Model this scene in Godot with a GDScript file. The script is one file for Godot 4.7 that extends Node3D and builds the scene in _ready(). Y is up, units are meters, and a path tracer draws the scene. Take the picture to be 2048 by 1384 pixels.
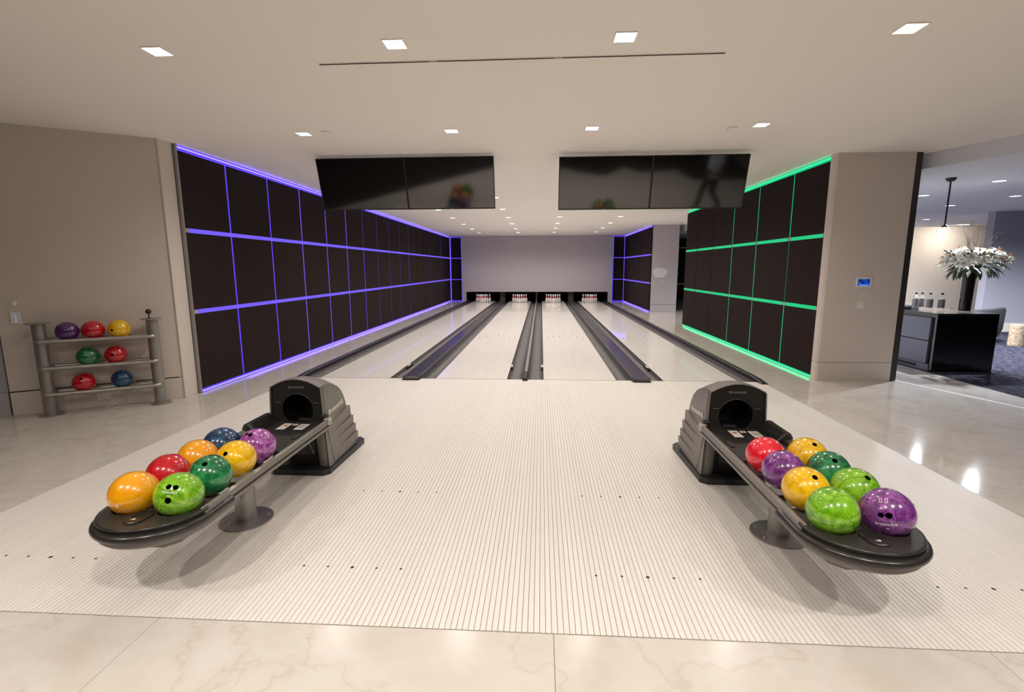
extends Node3D
# Four-lane bowling alley. x to the right, y up, the lanes run towards -z from the foul line at z = 0.

class MB:
	var p := PackedVector3Array()
	func tri(a: Vector3, b: Vector3, c: Vector3) -> void:
		p.append(a); p.append(b); p.append(c)
	func quad(a: Vector3, b: Vector3, c: Vector3, d: Vector3) -> void:
		tri(a, b, c); tri(a, c, d)
	func otri(a: Vector3, b: Vector3, c: Vector3, o: Vector3) -> void:
		if (b - a).cross(c - a).dot((a + b + c) / 3.0 - o) < 0.0: tri(a, c, b)
		else: tri(a, b, c)
	func oquad(a: Vector3, b: Vector3, c: Vector3, d: Vector3, o: Vector3) -> void:
		otri(a, b, c, o); otri(a, c, d, o)
	func box(c: Vector3, s: Vector3, ch := 0.0, xf := Transform3D.IDENTITY) -> MB:
		var h := s * 0.5
		ch = minf(ch, minf(h.x, minf(h.y, h.z)) * 0.8)
		var k := h - Vector3.ONE * ch
		var o := xf * c
		var v := func(sg: Vector3, ax: int) -> Vector3:
			var q := k
			q[ax] = h[ax]
			return xf * (c + q * sg)
		for ax in 3:
			var b := (ax + 1) % 3
			var d := (ax + 2) % 3
			for s1 in [-1.0, 1.0]:
				var q := []
				for w in [[-1.0, -1.0], [1.0, -1.0], [1.0, 1.0], [-1.0, 1.0]]:
					var sg := Vector3.ZERO
					sg[ax] = s1; sg[b] = w[0]; sg[d] = w[1]
					q.append(v.call(sg, ax))
				oquad(q[0], q[1], q[2], q[3], o)
				if ch > 0.0:
					for s2 in [-1.0, 1.0]:   # edge along d between faces ax and b
						var e0 := Vector3.ZERO
						e0[ax] = s1; e0[b] = s2; e0[d] = -1.0
						var e1 := e0
						e1[d] = 1.0
						oquad(v.call(e0, ax), v.call(e1, ax), v.call(e1, b), v.call(e0, b), o)
		if ch > 0.0:
			for i in 8:
				var sg := Vector3(1 if i & 1 else -1, 1 if i & 2 else -1, 1 if i & 4 else -1)
				otri(v.call(sg, 0), v.call(sg, 1), v.call(sg, 2), o)
		return self
	func lathe(pr: Array, n := 24, xf := Transform3D.IDENTITY) -> MB:
		for i in pr.size() - 1:
			var a: Vector2 = pr[i]
			var b: Vector2 = pr[i + 1]
			for j in n:
				var t0 := TAU * j / n
				var t1 := TAU * ((j + 1) % n) / n
				var q0 := xf * Vector3(a.x * cos(t0), a.y, -a.x * sin(t0))
				var q1 := xf * Vector3(a.x * cos(t1), a.y, -a.x * sin(t1))
				var q2 := xf * Vector3(b.x * cos(t1), b.y, -b.x * sin(t1))
				var q3 := xf * Vector3(b.x * cos(t0), b.y, -b.x * sin(t0))
				if a.x > 1e-6: tri(q0, q1, q2)
				if b.x > 1e-6: tri(q0, q2, q3)
		return self
	func tube(pts: Array, r, n := 8, caps := true) -> MB:
		var rings := []
		var u := Vector3.ZERO
		for i in pts.size():
			var t: Vector3 = (pts[mini(i + 1, pts.size() - 1)] - pts[maxi(i - 1, 0)]).normalized()
			if i == 0:
				u = t.cross(Vector3.UP if absf(t.y) < 0.9 else Vector3.RIGHT).normalized()
			u = (u - t * u.dot(t)).normalized()
			var w := t.cross(u)
			var rr: float = r[i] if r is Array else r
			var ring := []
			for j in n:
				ring.append(pts[i] + (u * cos(TAU * j / n) + w * sin(TAU * j / n)) * rr)
			rings.append(ring)
		for i in rings.size() - 1:
			for j in n:
				var k := (j + 1) % n
				quad(rings[i][j], rings[i][k], rings[i + 1][k], rings[i + 1][j])
		if caps:
			for j in n:
				var k := (j + 1) % n
				tri(pts[0], rings[0][k], rings[0][j])
				tri(pts[-1], rings[-1][j], rings[-1][k])
		return self
	func prism(poly: PackedVector2Array, depth: float, xf := Transform3D.IDENTITY, ch := 0.0) -> MB:
		# outline in x, y; from z = 0 to depth; ch bevels both rims
		if Geometry2D.is_polygon_clockwise(poly):
			poly = poly.duplicate(); poly.reverse()
		var top := poly
		if ch > 0.0:
			var off := Geometry2D.offset_polygon(poly, -ch, Geometry2D.JOIN_MITER)
			if off.size() == 1 and off[0].size() == poly.size():
				top = off[0]
				if Geometry2D.is_polygon_clockwise(top): top.reverse()
				var best := 0
				var bd := 1e9
				for s in top.size():
					var dd := top[s].distance_to(poly[0])
					if dd < bd: bd = dd; best = s
				var rr := PackedVector2Array()
				for s in top.size(): rr.append(top[(s + best) % top.size()])
				top = rr
			else: ch = 0.0
		var idx := Geometry2D.triangulate_polygon(top)
		for i in range(0, idx.size(), 3):
			var a := top[idx[i]]
			var b := top[idx[i + 1]]
			var c := top[idx[i + 2]]
			if (b - a).cross(c - a) < 0.0:
				var t := b
				b = c; c = t
			tri(xf * Vector3(a.x, a.y, depth), xf * Vector3(b.x, b.y, depth), xf * Vector3(c.x, c.y, depth))
			tri(xf * Vector3(a.x, a.y, 0), xf * Vector3(c.x, c.y, 0), xf * Vector3(b.x, b.y, 0))
		var lv := [[top, 0.0], [poly, ch], [poly, depth - ch], [top, depth]] if ch > 0.0 else [[poly, 0.0], [poly, depth]]
		for l in lv.size() - 1:
			for i in poly.size():
				var j := (i + 1) % poly.size()
				var A: PackedVector2Array = lv[l][0]
				var B: PackedVector2Array = lv[l + 1][0]
				quad(xf * Vector3(A[i].x, A[i].y, lv[l][1]), xf * Vector3(A[j].x, A[j].y, lv[l][1]), xf * Vector3(B[j].x, B[j].y, lv[l + 1][1]), xf * Vector3(B[i].x, B[i].y, lv[l + 1][1]))
		return self
	func loft(rows: Array, closed := false) -> MB:
		for i in rows.size() - 1:
			var m: int = rows[i].size()
			for j in (m if closed else m - 1):
				var k := (j + 1) % m
				quad(rows[i][j], rows[i][k], rows[i + 1][k], rows[i + 1][j])
		return self
	func done(crease := 35.0) -> ArrayMesh:
		var nt := p.size() / 3
		var fn := PackedVector3Array()
		var at := {}
		for f in nt:
			var n := (p[f * 3 + 1] - p[f * 3]).cross(p[f * 3 + 2] - p[f * 3])
			fn.append(n)
			for k in 3:
				var key := Vector3i((p[f * 3 + k] * 20000.0).round())
				if at.has(key): at[key].append(f)
				else: at[key] = [f]
		var cc := cos(deg_to_rad(crease))
		var vs := PackedVector3Array()
		var ns := PackedVector3Array()
		for f in nt:
			if fn[f].length_squared() < 1e-20: continue
			var me := fn[f].normalized()
			for k in [0, 2, 1]:
				var v := p[f * 3 + k]
				var s := Vector3.ZERO
				for g in at[Vector3i((v * 20000.0).round())]:
					if fn[g].normalized().dot(me) >= cc: s += fn[g]
				vs.append(v); ns.append(s.normalized() if s.length_squared() > 1e-22 else me)
		var arr := []
		arr.resize(Mesh.ARRAY_MAX)
		arr[Mesh.ARRAY_VERTEX] = vs
		arr[Mesh.ARRAY_NORMAL] = ns
		var m := ArrayMesh.new()
		m.add_surface_from_arrays(Mesh.PRIMITIVE_TRIANGLES, arr)
		return m

const CEIL := 3.12
const LANES := [-2.545, -0.796, 0.796, 2.522]
const LW := 1.0541
const BOARD := 1.0541 / 39.0
const PLACE := ["lane nearest the purple wall", "second lane from the purple wall", "second lane from the green wall", "lane nearest the green wall"]
var M := {}
var taken := {}
var rng := RandomNumberGenerator.new()

# ---------------------------------------------------------------- helpers
func numbered(n: String) -> String:
	var c: int = taken.get(n, 0)
	taken[n] = c + 1
	return n if c == 0 else "%s_%03d" % [n, c]

func thing(n: String, label: String, cat: String, at := Vector3.ZERO, group := "") -> Node3D:
	var o := Node3D.new()
	o.name = numbered(n)
	add_child(o)
	o.position = at
	o.set_meta("label", label); o.set_meta("category", cat)
	if group != "": o.set_meta("group", group)
	return o

func tag(o: Node3D, label: String, cat: String, group := "") -> Node3D:
	o.set_meta("label", label); o.set_meta("category", cat)
	if group != "": o.set_meta("group", group)
	return o

func struct(n: String, label: String, cat: String) -> Node3D:
	var o := Node3D.new()
	o.name = numbered(n)
	add_child(o)
	o.set_meta("kind", "structure"); o.set_meta("label", label); o.set_meta("category", cat)
	return o

func part(parent: Node3D, n: String, mesh: Mesh, mat: Material, at := Vector3.ZERO, lab := "") -> MeshInstance3D:
	var o := MeshInstance3D.new()
	o.name = numbered(n) if parent == self else n
	o.mesh = mesh
	o.material_override = mat
	o.position = at
	parent.add_child(o, true)
	if lab != "": o.set_meta("label", lab)
	return o

func bx(s: Vector3, ch := 0.0) -> ArrayMesh:
	return MB.new().box(Vector3.ZERO, s, ch).done(20.0)

func span(a: Vector3, b: Vector3, ch := 0.0) -> ArrayMesh:
	return MB.new().box((a + b) * 0.5, (b - a).abs(), ch).done(20.0)

func lin(r: float, g: float, b: float) -> Color:
	return Color(r, g, b).linear_to_srgb()

func c8(r: int, g: int, b: int) -> Color:
	return Color(r / 255.0, g / 255.0, b / 255.0)

func mat(n: String, col: Color, rough := 0.6, metal := 0.0, spec := 0.5) -> StandardMaterial3D:
	var m := StandardMaterial3D.new()
	m.resource_name = n
	m.albedo_color = col
	m.roughness = rough; m.metallic = metal; m.metallic_specular = spec
	M[n] = m
	return m

func glow(n: String, col: Color, energy: float) -> StandardMaterial3D:
	var m := mat(n, Color(0.02, 0.02, 0.02), 0.6)
	m.emission_enabled = true
	m.emission = col
	m.emission_energy_multiplier = energy
	return m

func noise_tex(sd: int, freq: float, cols: Array, size := 512, fractal := FastNoiseLite.FRACTAL_FBM, oct := 4, warp := 0.0, ping := 2.0) -> NoiseTexture2D:
	var f := FastNoiseLite.new()
	f.seed = sd
	f.noise_type = FastNoiseLite.TYPE_SIMPLEX_SMOOTH
	f.frequency = freq
	f.fractal_type = fractal
	f.fractal_octaves = oct
	f.fractal_ping_pong_strength = ping
	if warp > 0.0:
		f.domain_warp_enabled = true
		f.domain_warp_amplitude = warp
		f.domain_warp_frequency = freq * 1.3
		f.domain_warp_fractal_octaves = 2
	var g := Gradient.new()
	g.offsets = PackedFloat32Array(cols.map(func(c): return c[0]))
	g.colors = PackedColorArray(cols.map(func(c): return c[1]))
	var t := NoiseTexture2D.new()
	t.width = size; t.height = size
	t.seamless = true
	t.seamless_blend_skirt = 0.25
	t.normalize = true
	t.noise = f
	t.color_ramp = g
	return t

func tri_map(m: StandardMaterial3D, sc: float, world := true) -> void:
	m.uv1_triplanar = true
	m.uv1_world_triplanar = world
	m.uv1_scale = Vector3.ONE * sc

func ring_poly(pts: int, r: float, c := Vector2.ZERO) -> PackedVector2Array:
	var o := PackedVector2Array()
	for i in pts: o.append(c + Vector2(cos(TAU * i / pts), sin(TAU * i / pts)) * r)
	return o

func panel_lamp(parent: Node3D, at: Vector3, energy: float, col: Color, size := 0.13) -> AreaLight3D:
	# the light of a small square fitting, shining down
	var l := AreaLight3D.new()
	l.name = "lamp"
	parent.add_child(l, true)
	l.position = at
	l.rotation.x = -PI / 2
	l.area_size = Vector2(size, size)
	l.area_normalize_energy = true
	l.light_energy = energy; l.light_color = col
	l.area_range = 30.0
	l.shadow_enabled = true
	return l

func spot(parent: Node3D, at: Vector3, energy: float, col: Color, ang: float) -> SpotLight3D:
	# a downlight: strongest straight down, soft towards the edge of its cone
	var l := SpotLight3D.new()
	l.name = "lamp"
	parent.add_child(l, true)
	l.position = at
	l.rotation.x = -PI / 2
	l.light_energy = energy; l.light_color = col; l.light_size = 0.04
	l.spot_angle = ang; l.spot_angle_attenuation = 1.0
	l.spot_range = 30.0; l.spot_attenuation = 2.0
	l.shadow_enabled = true
	return l

# ---------------------------------------------------------------- set-up
func _ready() -> void:
	rng.seed = 11
	var cam := Camera3D.new()
	cam.name = "camera"
	add_child(cam)
	cam.transform = Transform3D(Basis(Vector3(0.998237, -0.003061, -0.059274), Vector3(-0.006368, 0.987381, -0.158232), Vector3(0.059011, 0.158331, 0.985621)), Vector3(0.2249, 1.6125, 6.9501)).orthonormalized()
	cam.fov = 70.83
	cam.near = 0.05; cam.far = 100.0
	cam.current = true
	var we := WorldEnvironment.new()
	we.name = "world_environment"
	var e := Environment.new()
	e.background_mode = Environment.BG_COLOR
	e.background_color = Color(0, 0, 0)
	e.tonemap_mode = Environment.TONE_MAPPER_LINEAR
	e.tonemap_exposure = 1.0
	e.sdfgi_enabled = true; e.ssao_enabled = true; e.ssil_enabled = true
	we.environment = e
	add_child(we)
	materials()
	shell()
	panel_walls()
	ceiling_things()
	approach_and_lanes()
	pins()
	televisions()
	ball_returns()
	rack()
	wall_devices()
	lounge()
	passer_by()

const WARM := Color(1.0, 0.955, 0.915)
const COOL := Color(0.93, 0.95, 1.0)
const DOWN := 2.4
const BACK := 4.9
const CONE := 76.0
const LED_SPILL := 0.12

func materials() -> void:
	var m: StandardMaterial3D
	m = mat("plaster_ceiling", lin(0.94, 0.895, 0.835), 0.9, 0, 0.2)
	m = mat("plaster_taupe", lin(0.68, 0.615, 0.565), 0.8, 0, 0.3)
	m.heightmap_enabled = false
	m.normal_enabled = true
	var nt := noise_tex(5, 0.08, [[0.0, Color.BLACK], [1.0, Color.WHITE]], 256)
	nt.as_normal_map = true; nt.bump_strength = 1.5
	nt.color_ramp = null
	m.normal_texture = nt
	m.normal_scale = 0.12
	tri_map(m, 2.0)
	mat("plaster_cool", lin(0.80, 0.81, 0.87), 0.9, 0, 0.2)
	mat("plaster_grey", lin(0.52, 0.49, 0.51), 0.8, 0, 0.3)
	mat("plaster_blue_grey", lin(0.46, 0.45, 0.50), 0.8, 0, 0.3)
	mat("plaster_cream", lin(0.80, 0.73, 0.63), 0.85, 0, 0.3)
	mat("plaster_white", lin(0.75, 0.74, 0.73), 0.85, 0, 0.3)
	mat("shadow_gap", lin(0.02, 0.018, 0.016), 0.9)
	m = mat("acoustic_fabric", Color.WHITE, 0.95, 0, 0.15)
	m.albedo_texture = noise_tex(9, 0.22, [[0.25, lin(0.020, 0.014, 0.014)], [0.75, lin(0.048, 0.036, 0.035)]], 512, FastNoiseLite.FRACTAL_FBM, 3)
	tri_map(m, 1.6)
	mat("led_backing", lin(0.05, 0.05, 0.05), 0.8)
	mat("dark_frame", lin(0.035, 0.03, 0.028), 0.5)
	# marble
	m = mat("marble", Color.WHITE, 0.2, 0, 0.28)
	m.albedo_texture = noise_tex(21, 0.0040, [[0.0, lin(0.54, 0.505, 0.455)], [0.40, lin(0.61, 0.585, 0.54)], [0.475, lin(0.59, 0.56, 0.515)], [0.497, lin(0.54, 0.50, 0.44)], [0.515, lin(0.59, 0.56, 0.515)], [0.62, lin(0.62, 0.595, 0.555)], [1.0, lin(0.57, 0.535, 0.485)]], 1024, FastNoiseLite.FRACTAL_FBM, 5, 70.0)
	m.detail_enabled = true
	m.detail_blend_mode = BaseMaterial3D.BLEND_MODE_MUL
	m.detail_albedo = noise_tex(33, 0.010, [[0.0, Color(0.965, 0.95, 0.93)], [0.5, Color(1, 1, 1)], [1.0, Color(0.98, 0.97, 0.96)]], 512, FastNoiseLite.FRACTAL_FBM, 4, 30.0)
	tri_map(m, 0.30)
	m.uv2_triplanar = true; m.uv2_world_triplanar = true; m.uv2_scale = Vector3.ONE * 0.77
	var mp: StandardMaterial3D = m.duplicate()
	mp.resource_name = "marble_polished"
	mp.roughness = 0.09; mp.metallic_specular = 0.42
	M.marble_polished = mp
	mat("grout", lin(0.34, 0.29, 0.23), 0.9)
	# synthetic boards
	for i in 3:
		var k: float = [1.0, 0.985, 1.012][i]
		m = mat("approach_board_%d" % i, lin(0.73 * k, 0.705 * k, 0.665 * k), 0.42, 0, 0.35)
		m = mat("lane_board_%d" % i, lin(0.78 * k, 0.76 * k, 0.72 * k), 0.07, 0, 0.5)
	mat("board_seam", lin(0.22, 0.17, 0.13), 0.8)
	mat("lane_seam", lin(0.42, 0.38, 0.34), 0.8)
	mat("marker_black", lin(0.016, 0.014, 0.013), 0.5)
	mat("gutter_grey", lin(0.075, 0.072, 0.072), 0.36, 0, 0.5)
	mat("cap_black", lin(0.028, 0.026, 0.03), 0.22, 0, 0.6)
	mat("cap_edge", lin(0.35, 0.34, 0.34), 0.3, 0.5)
	mat("pit_black", lin(0.006, 0.006, 0.006), 0.9)
	mat("pit_brown", lin(0.07, 0.06, 0.05), 0.7)
	mat("pin_white", lin(0.82, 0.80, 0.79), 0.25, 0, 0.5)
	mat("pin_red", lin(0.62, 0.010, 0.02), 0.3)
	# plastics and metals of the ball returns
	mat("hood_grey", lin(0.20, 0.185, 0.172), 0.42, 0.25, 0.5)
	m = mat("hood_black", Color.WHITE, 0.5, 0, 0.4)
	m.albedo_texture = noise_tex(41, 0.3, [[0.2, lin(0.010, 0.009, 0.008)], [0.8, lin(0.032, 0.028, 0.024)]], 256, FastNoiseLite.FRACTAL_FBM, 2)
	tri_map(m, 6.0, false)
	mat("tunnel_black", lin(0.006, 0.005, 0.005), 0.5)
	mat("nose_black", lin(0.022, 0.02, 0.018), 0.28, 0, 0.5)
	mat("nose_top", lin(0.028, 0.025, 0.022), 0.36, 0, 0.5)
	mat("rubber", lin(0.012, 0.011, 0.011), 0.55)
	mat("base_black", lin(0.02, 0.02, 0.022), 0.4)
	mat("rail_satin", lin(0.26, 0.24, 0.22), 0.36, 0.35)
	mat("steel", lin(0.46, 0.45, 0.43), 0.33, 0.9)
	mat("steel_grey", lin(0.33, 0.32, 0.305), 0.38, 0.6)
	mat("chrome", lin(0.75, 0.74, 0.72), 0.12, 1.0)
	mat("label_white", lin(0.75, 0.72, 0.68), 0.5)
	mat("label_print", lin(0.06, 0.05, 0.05), 0.6)
	mat("label_red", lin(0.5, 0.04, 0.03), 0.6)
	mat("label_green", lin(0.05, 0.30, 0.10), 0.6)
	m = mat("screen_black", lin(0.006, 0.006, 0.006), 0.07, 0, 0.8)
	m.clearcoat_enabled = true; m.clearcoat = 1.0; m.clearcoat_roughness = 0.07
	mat("bezel", lin(0.014, 0.013, 0.013), 0.3)
	mat("plastic_white", lin(0.84, 0.81, 0.77), 0.4)
	mat("plastic_off", lin(0.82, 0.82, 0.82), 0.4)
	# glowing things
	glow("lens_white", Color(1, 0.985, 0.95), 3.2)
	glow("lens_cool", Color(0.97, 0.98, 1.0), 2.6)
	glow("led_violet", c8(93, 66, 255), 1.0)
	glow("led_violet_bright", c8(190, 170, 255), 1.25)
	glow("led_violet_bar", c8(118, 92, 255), 0.95)
	glow("led_violet_dim", c8(58, 36, 150), 0.9)
	glow("led_green", c8(0, 205, 130), 0.95)
	glow("led_green_bright", c8(80, 255, 190), 1.05)
	glow("led_green_dim", c8(10, 110, 75), 0.8)
	mat("bar_pale", lin(0.42, 0.40, 0.38), 0.4)
	mat("bar_pale_green", lin(0.30, 0.42, 0.33), 0.4)
	# bowling balls: marbled urethane
	var sw := {
		"ball_orange": [c8(236, 160, 8), c8(246, 178, 18), c8(220, 138, 4)],
		"ball_yellow": [c8(240, 188, 4), c8(252, 208, 20), c8(214, 150, 2)],
		"ball_red": [c8(190, 2, 24), c8(214, 14, 44), c8(140, 0, 14)],
		"ball_coral": [c8(236, 22, 50), c8(252, 70, 84), c8(200, 6, 26)],
		"ball_lime": [c8(112, 178, 14), c8(158, 206, 62), c8(62, 122, 4)],
		"ball_green": [c8(2, 106, 54), c8(50, 156, 96), c8(0, 58, 32)],
		"ball_purple": [c8(112, 46, 128), c8(164, 96, 170), c8(66, 18, 88)],
		"ball_orchid": [c8(150, 66, 156), c8(206, 138, 200), c8(90, 22, 104)],
		"ball_plum": [c8(70, 22, 96), c8(96, 42, 120), c8(42, 10, 66)],
		"ball_teal": [c8(14, 34, 74), c8(24, 132, 176), c8(6, 14, 34)],
	}
	var k := 0
	for n in sw:
		m = mat(n, Color.WHITE, 0.22, 0, 0.5)
		var c: Array = sw[n]
		m.albedo_texture = noise_tex(100 + k, 0.0040, [[0.0, c[0]], [0.22, c[0]], [0.30, c[1]], [0.36, c[0]], [0.43, c[2].lerp(c[0], 0.35)], [0.48, c[0]], [0.55, c[1]], [0.60, c[0].lerp(c[1], 0.3)], [0.66, c[2]], [0.71, c[0]], [0.79, c[1]], [0.85, c[0]], [1.0, c[2]]], 512, FastNoiseLite.FRACTAL_FBM, 2, 130.0)
		m.clearcoat_enabled = true
		m.clearcoat = 1.0
		m.clearcoat_roughness = 0.05
		tri_map(m, 2.6, false)
		k += 1

# ---------------------------------------------------------------- the room
func slab_field(root: Node3D, x0: float, x1: float, z0: float, z1: float, m: Material) -> void:
	# marble slabs on a 1.84 m grid, cut to the field
	var g := 1.84
	var xs := [x0]
	var x := 0.29 + g * ceilf((x0 - 0.29) / g + 0.01)
	while x < x1 - 0.05:
		xs.append(x); x += g
	xs.append(x1)
	var zs := [z0]
	var z := 2.1 + g * ceilf((z0 - 2.1) / g + 0.01)
	while z < z1 - 0.05:
		zs.append(z); z += g
	zs.append(z1)
	for i in xs.size() - 1:
		for j in zs.size() - 1:
			var w := Vector3(xs[i + 1] - xs[i] - 0.002, 0.012, zs[j + 1] - zs[j] - 0.002)
			part(root, "slab", bx(w, 0.0008), m, Vector3((xs[i] + xs[i + 1]) / 2, -0.006, (zs[j] + zs[j + 1]) / 2))

func shell() -> void:
	var f := struct("floor", "polished cream marble floor slabs around the lanes and behind the approach", "floor")
	part(f, "screed", span(Vector3(-9, -0.3, 0), Vector3(18, -0.013, 14)), M.grout)
	part(f, "screed", span(Vector3(-9, -0.3, -19), Vector3(-3.392, -0.013, 0)), M.grout)
	part(f, "screed", span(Vector3(3.362, -0.3, -19), Vector3(18, -0.013, 0)), M.grout)
	part(f, "screed", span(Vector3(-3.392, -0.3, -19), Vector3(3.362, -0.12, 0)), M.grout)
	slab_field(f, -8.0, 6.2, 5.003, 10.0, M.marble)
	slab_field(f, -8.0, -3.393, -17.2, 5.0, M.marble_polished)
	slab_field(f, 3.363, 6.2, -17.2, 5.0, M.marble_polished)
	var ft := struct("floor_threshold", "pale metal threshold strip in the floor beside the grey pillar", "threshold")
	var thr := part(ft, "strip", bx(Vector3(0.03, 0.006, 2.6), 0.001), M.plastic_white, Vector3(5.62, 0.003, 0.78))
	thr.rotation.y = 0.34
	var c := struct("ceiling", "smooth white plaster ceiling over the bowling lanes", "ceiling")
	part(c, "slab", span(Vector3(-9, CEIL, -19), Vector3(5.35, CEIL + 0.3, 14)), M.plaster_ceiling)
	var c2 := struct("ceiling_lounge", "lower white ceiling of the lounge beyond the grey pillar", "ceiling")
	# edge of the lower ceiling runs askew from the pillar towards the viewer
	var ed := PackedVector2Array([Vector2(5.36, -19), Vector2(5.36, -0.35), Vector2(6.9, 3.6), Vector2(6.9, 14), Vector2(18, 14), Vector2(18, -19)])
	var dn := Transform3D(Basis(Vector3.RIGHT, Vector3(0, 0, 1), Vector3.DOWN), Vector3.ZERO)
	part(c2, "lower_slab", MB.new().prism(ed, 0.5, dn.translated(Vector3(0, 2.92 + 0.5, 0))).done(), M.plaster_cool)
	var c3 := PackedVector2Array([Vector2(5.345, -0.39), Vector2(5.345, 14), Vector2(6.92, 14), Vector2(6.92, 3.6)])
	part(c, "wedge_slab", MB.new().prism(c3, 0.3, dn.translated(Vector3(0, CEIL + 0.3, 0))).done(), M.plaster_ceiling)
	# outer walls that close the building
	var w := struct("wall_rear", "dim plaster wall behind the viewer", "wall")
	part(w, "face", span(Vector3(-9, 0, 13.6), Vector3(18, 3.4, 14)), M.plaster_taupe)
	w = struct("wall_far_left", "pale outer wall at the far left", "wall")
	part(w, "face", span(Vector3(-9.3, 0, -19), Vector3(-9, 3.4, 14)), M.plaster_white)
	w = struct("wall_far_right", "pale outer wall at the far right of the lounge", "wall")
	part(w, "face", span(Vector3(18, 0, -19), Vector3(18.3, 3.4, 14)), M.plaster_white)
	w = struct("wall_outer_back", "dark outer wall behind the pin machines", "wall")
	part(w, "face", span(Vector3(-9, 0, -19.3), Vector3(18, 3.4, -19)), M.plaster_blue_grey)
	# dark carpet behind the viewer
	var rug := struct("floor_carpet", "dark carpet area behind the viewer", "carpet")
	var rp := PackedVector2Array([Vector2(-8, 3.3), Vector2(-5.03, 4.71), Vector2(-2.64, 6.22), Vector2(-1.2, 7.04), Vector2(0.6, 8.9), Vector2(1.37, 8.34), Vector2(2.08, 8.02), Vector2(2.75, 8.72), Vector2(3.13, 8.27), Vector2(4.2, 8.44), Vector2(4.5, 7.6), Vector2(6.2, 7.6), Vector2(6.2, 13.6), Vector2(-8, 13.6)])
	part(rug, "pile", MB.new().prism(rp, 0.02, Transform3D(Basis(Vector3.RIGHT, Vector3(0, 0, 1), Vector3.DOWN), Vector3(0, 0.008, 0))).done(), M.acoustic_fabric)
	# oblique taupe wall on the left with its flush base
	var wa := Vector3(-4.26, 0, 1.2)
	var wd := Vector3(-0.848, 0, 0.53).normalized()
	var nn := Vector3(0.53, 0, 0.848).normalized()
	var B := Transform3D(Basis(wd, Vector3.UP, nn), wa)     # x along the wall, z out of it
	w = struct("wall_left_corner", "taupe plaster wall behind the ball rack, set at an angle", "wall")
	var mm := MB.new().box(Vector3(0.81, 1.70, -0.15), Vector3(1.62, 2.85, 0.3), 0.004, B)
	part(w, "upper_wall", mm.done(20), M.plaster_taupe)
	part(w, "flush_base", MB.new().box(Vector3(0.81, 0.131, -0.15), Vector3(1.62, 0.262, 0.3), 0.003, B).done(20), M.plaster_taupe)
	part(w, "base_gap", MB.new().box(Vector3(0.81, 0.267, -0.16), Vector3(1.61, 0.02, 0.29), 0, B).done(20), M.shadow_gap)
	part(w, "reveal", span(Vector3(-4.9, 0, 0.99), Vector3(-4.262, CEIL, 1.22), 0.004), M.plaster_taupe)
	w = struct("wall_left_return", "pale bluish wall seen past the left edge of the taupe wall", "wall")
	part(w, "face", MB.new().box(Vector3(2.6, 1.56, -0.22), Vector3(1.9, 3.12, 0.3), 0, B).done(20), M.plaster_blue_grey)
	part(w, "low_base", MB.new().box(Vector3(2.6, 0.13, -0.065), Vector3(1.9, 0.26, 0.03), 0, B).done(20), M.plaster_blue_grey)
	# grey pillar that ends the right panel wall
	w = struct("wall_right_end", "grey plaster pillar face with control panel and switches", "wall")
	part(w, "upper_face", MB.new().prism(PackedVector2Array([Vector2(4.165, -0.26), Vector2(4.165, -0.155), Vector2(4.19, -0.13), Vector2(5.19, -0.13), Vector2(5.19, -0.26)]), 2.85, Transform3D(Basis(Vector3.RIGHT, Vector3(0, 0, 1), Vector3.DOWN), Vector3(0, CEIL, 0))).done(10), M.plaster_taupe)
	part(w, "flush_base", MB.new().prism(PackedVector2Array([Vector2(4.165, -0.26), Vector2(4.165, -0.155), Vector2(4.19, -0.13), Vector2(5.19, -0.13), Vector2(5.19, -0.26)]), 0.264, Transform3D(Basis(Vector3.RIGHT, Vector3(0, 0, 1), Vector3.DOWN), Vector3(0, 0.264, 0))).done(10), M.plaster_taupe)
	part(w, "base_gap", span(Vector3(4.2, 0.26, -0.14), Vector3(5.18, 0.275, -0.25)), M.shadow_gap)
	part(w, "core", span(Vector3(4.27, 0, -0.255), Vector3(5.19, CEIL, -6.9)), M.plaster_taupe)
	w = struct("trim_1", "black door frame along the edge of the grey pillar", "trim")
	part(w, "frame", span(Vector3(5.19, 0, -0.16), Vector3(5.295, CEIL, -0.34), 0.003), M.dark_frame)
	# far right block with the plaster patch
	w = struct("wall_right_block", "far grey pillar with an unpainted plaster patch", "wall")
	part(w, "upper_face", span(Vector3(4.225, 0.272, -11.17), Vector3(5.15, CEIL, -18), 0.004), M.plaster_grey)
	part(w, "flush_base", span(Vector3(4.225, 0, -11.17), Vector3(5.15, 0.262, -18), 0.004), M.plaster_grey)
	part(w, "base_gap", span(Vector3(4.24, 0.258, -11.18), Vector3(5.14, 0.276, -17.9)), M.shadow_gap)
	var blob := PackedVector2Array()
	for i in 22:
		var a := TAU * i / 22
		blob.append(Vector2(cos(a) * 0.26 * (1 + 0.10 * sin(a * 3 + 0.6) + 0.05 * sin(a * 5)), sin(a) * 0.19 * (1 + 0.10 * cos(a * 2 + 0.4))))
	part(w, "plaster_patch", MB.new().prism(blob, 0.006, Transform3D(Basis.IDENTITY, Vector3(4.515, 1.425, -11.169))).done(), M.plaster_white, Vector3.ZERO, "white patch of bare filler")
	part(w, "wall_stud", MB.new().lathe([Vector2(0, 0.02), Vector2(0.02, 0.02), Vector2(0.025, 0.0)], 12, Transform3D(Basis(Vector3.RIGHT, Vector3(0, 0, 1), Vector3.UP), Vector3(4.63, 1.15, -11.168))).done(), M.plastic_white)
	# masking unit over the pins
	w = struct("wall_back", "plain grey masking wall above the pin deck openings", "wall")
	part(w, "masking_panel", span(Vector3(-3.6, 0.474, -16.6), Vector3(3.6, CEIL, -16.8), 0.006), M.plaster_grey)
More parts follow.
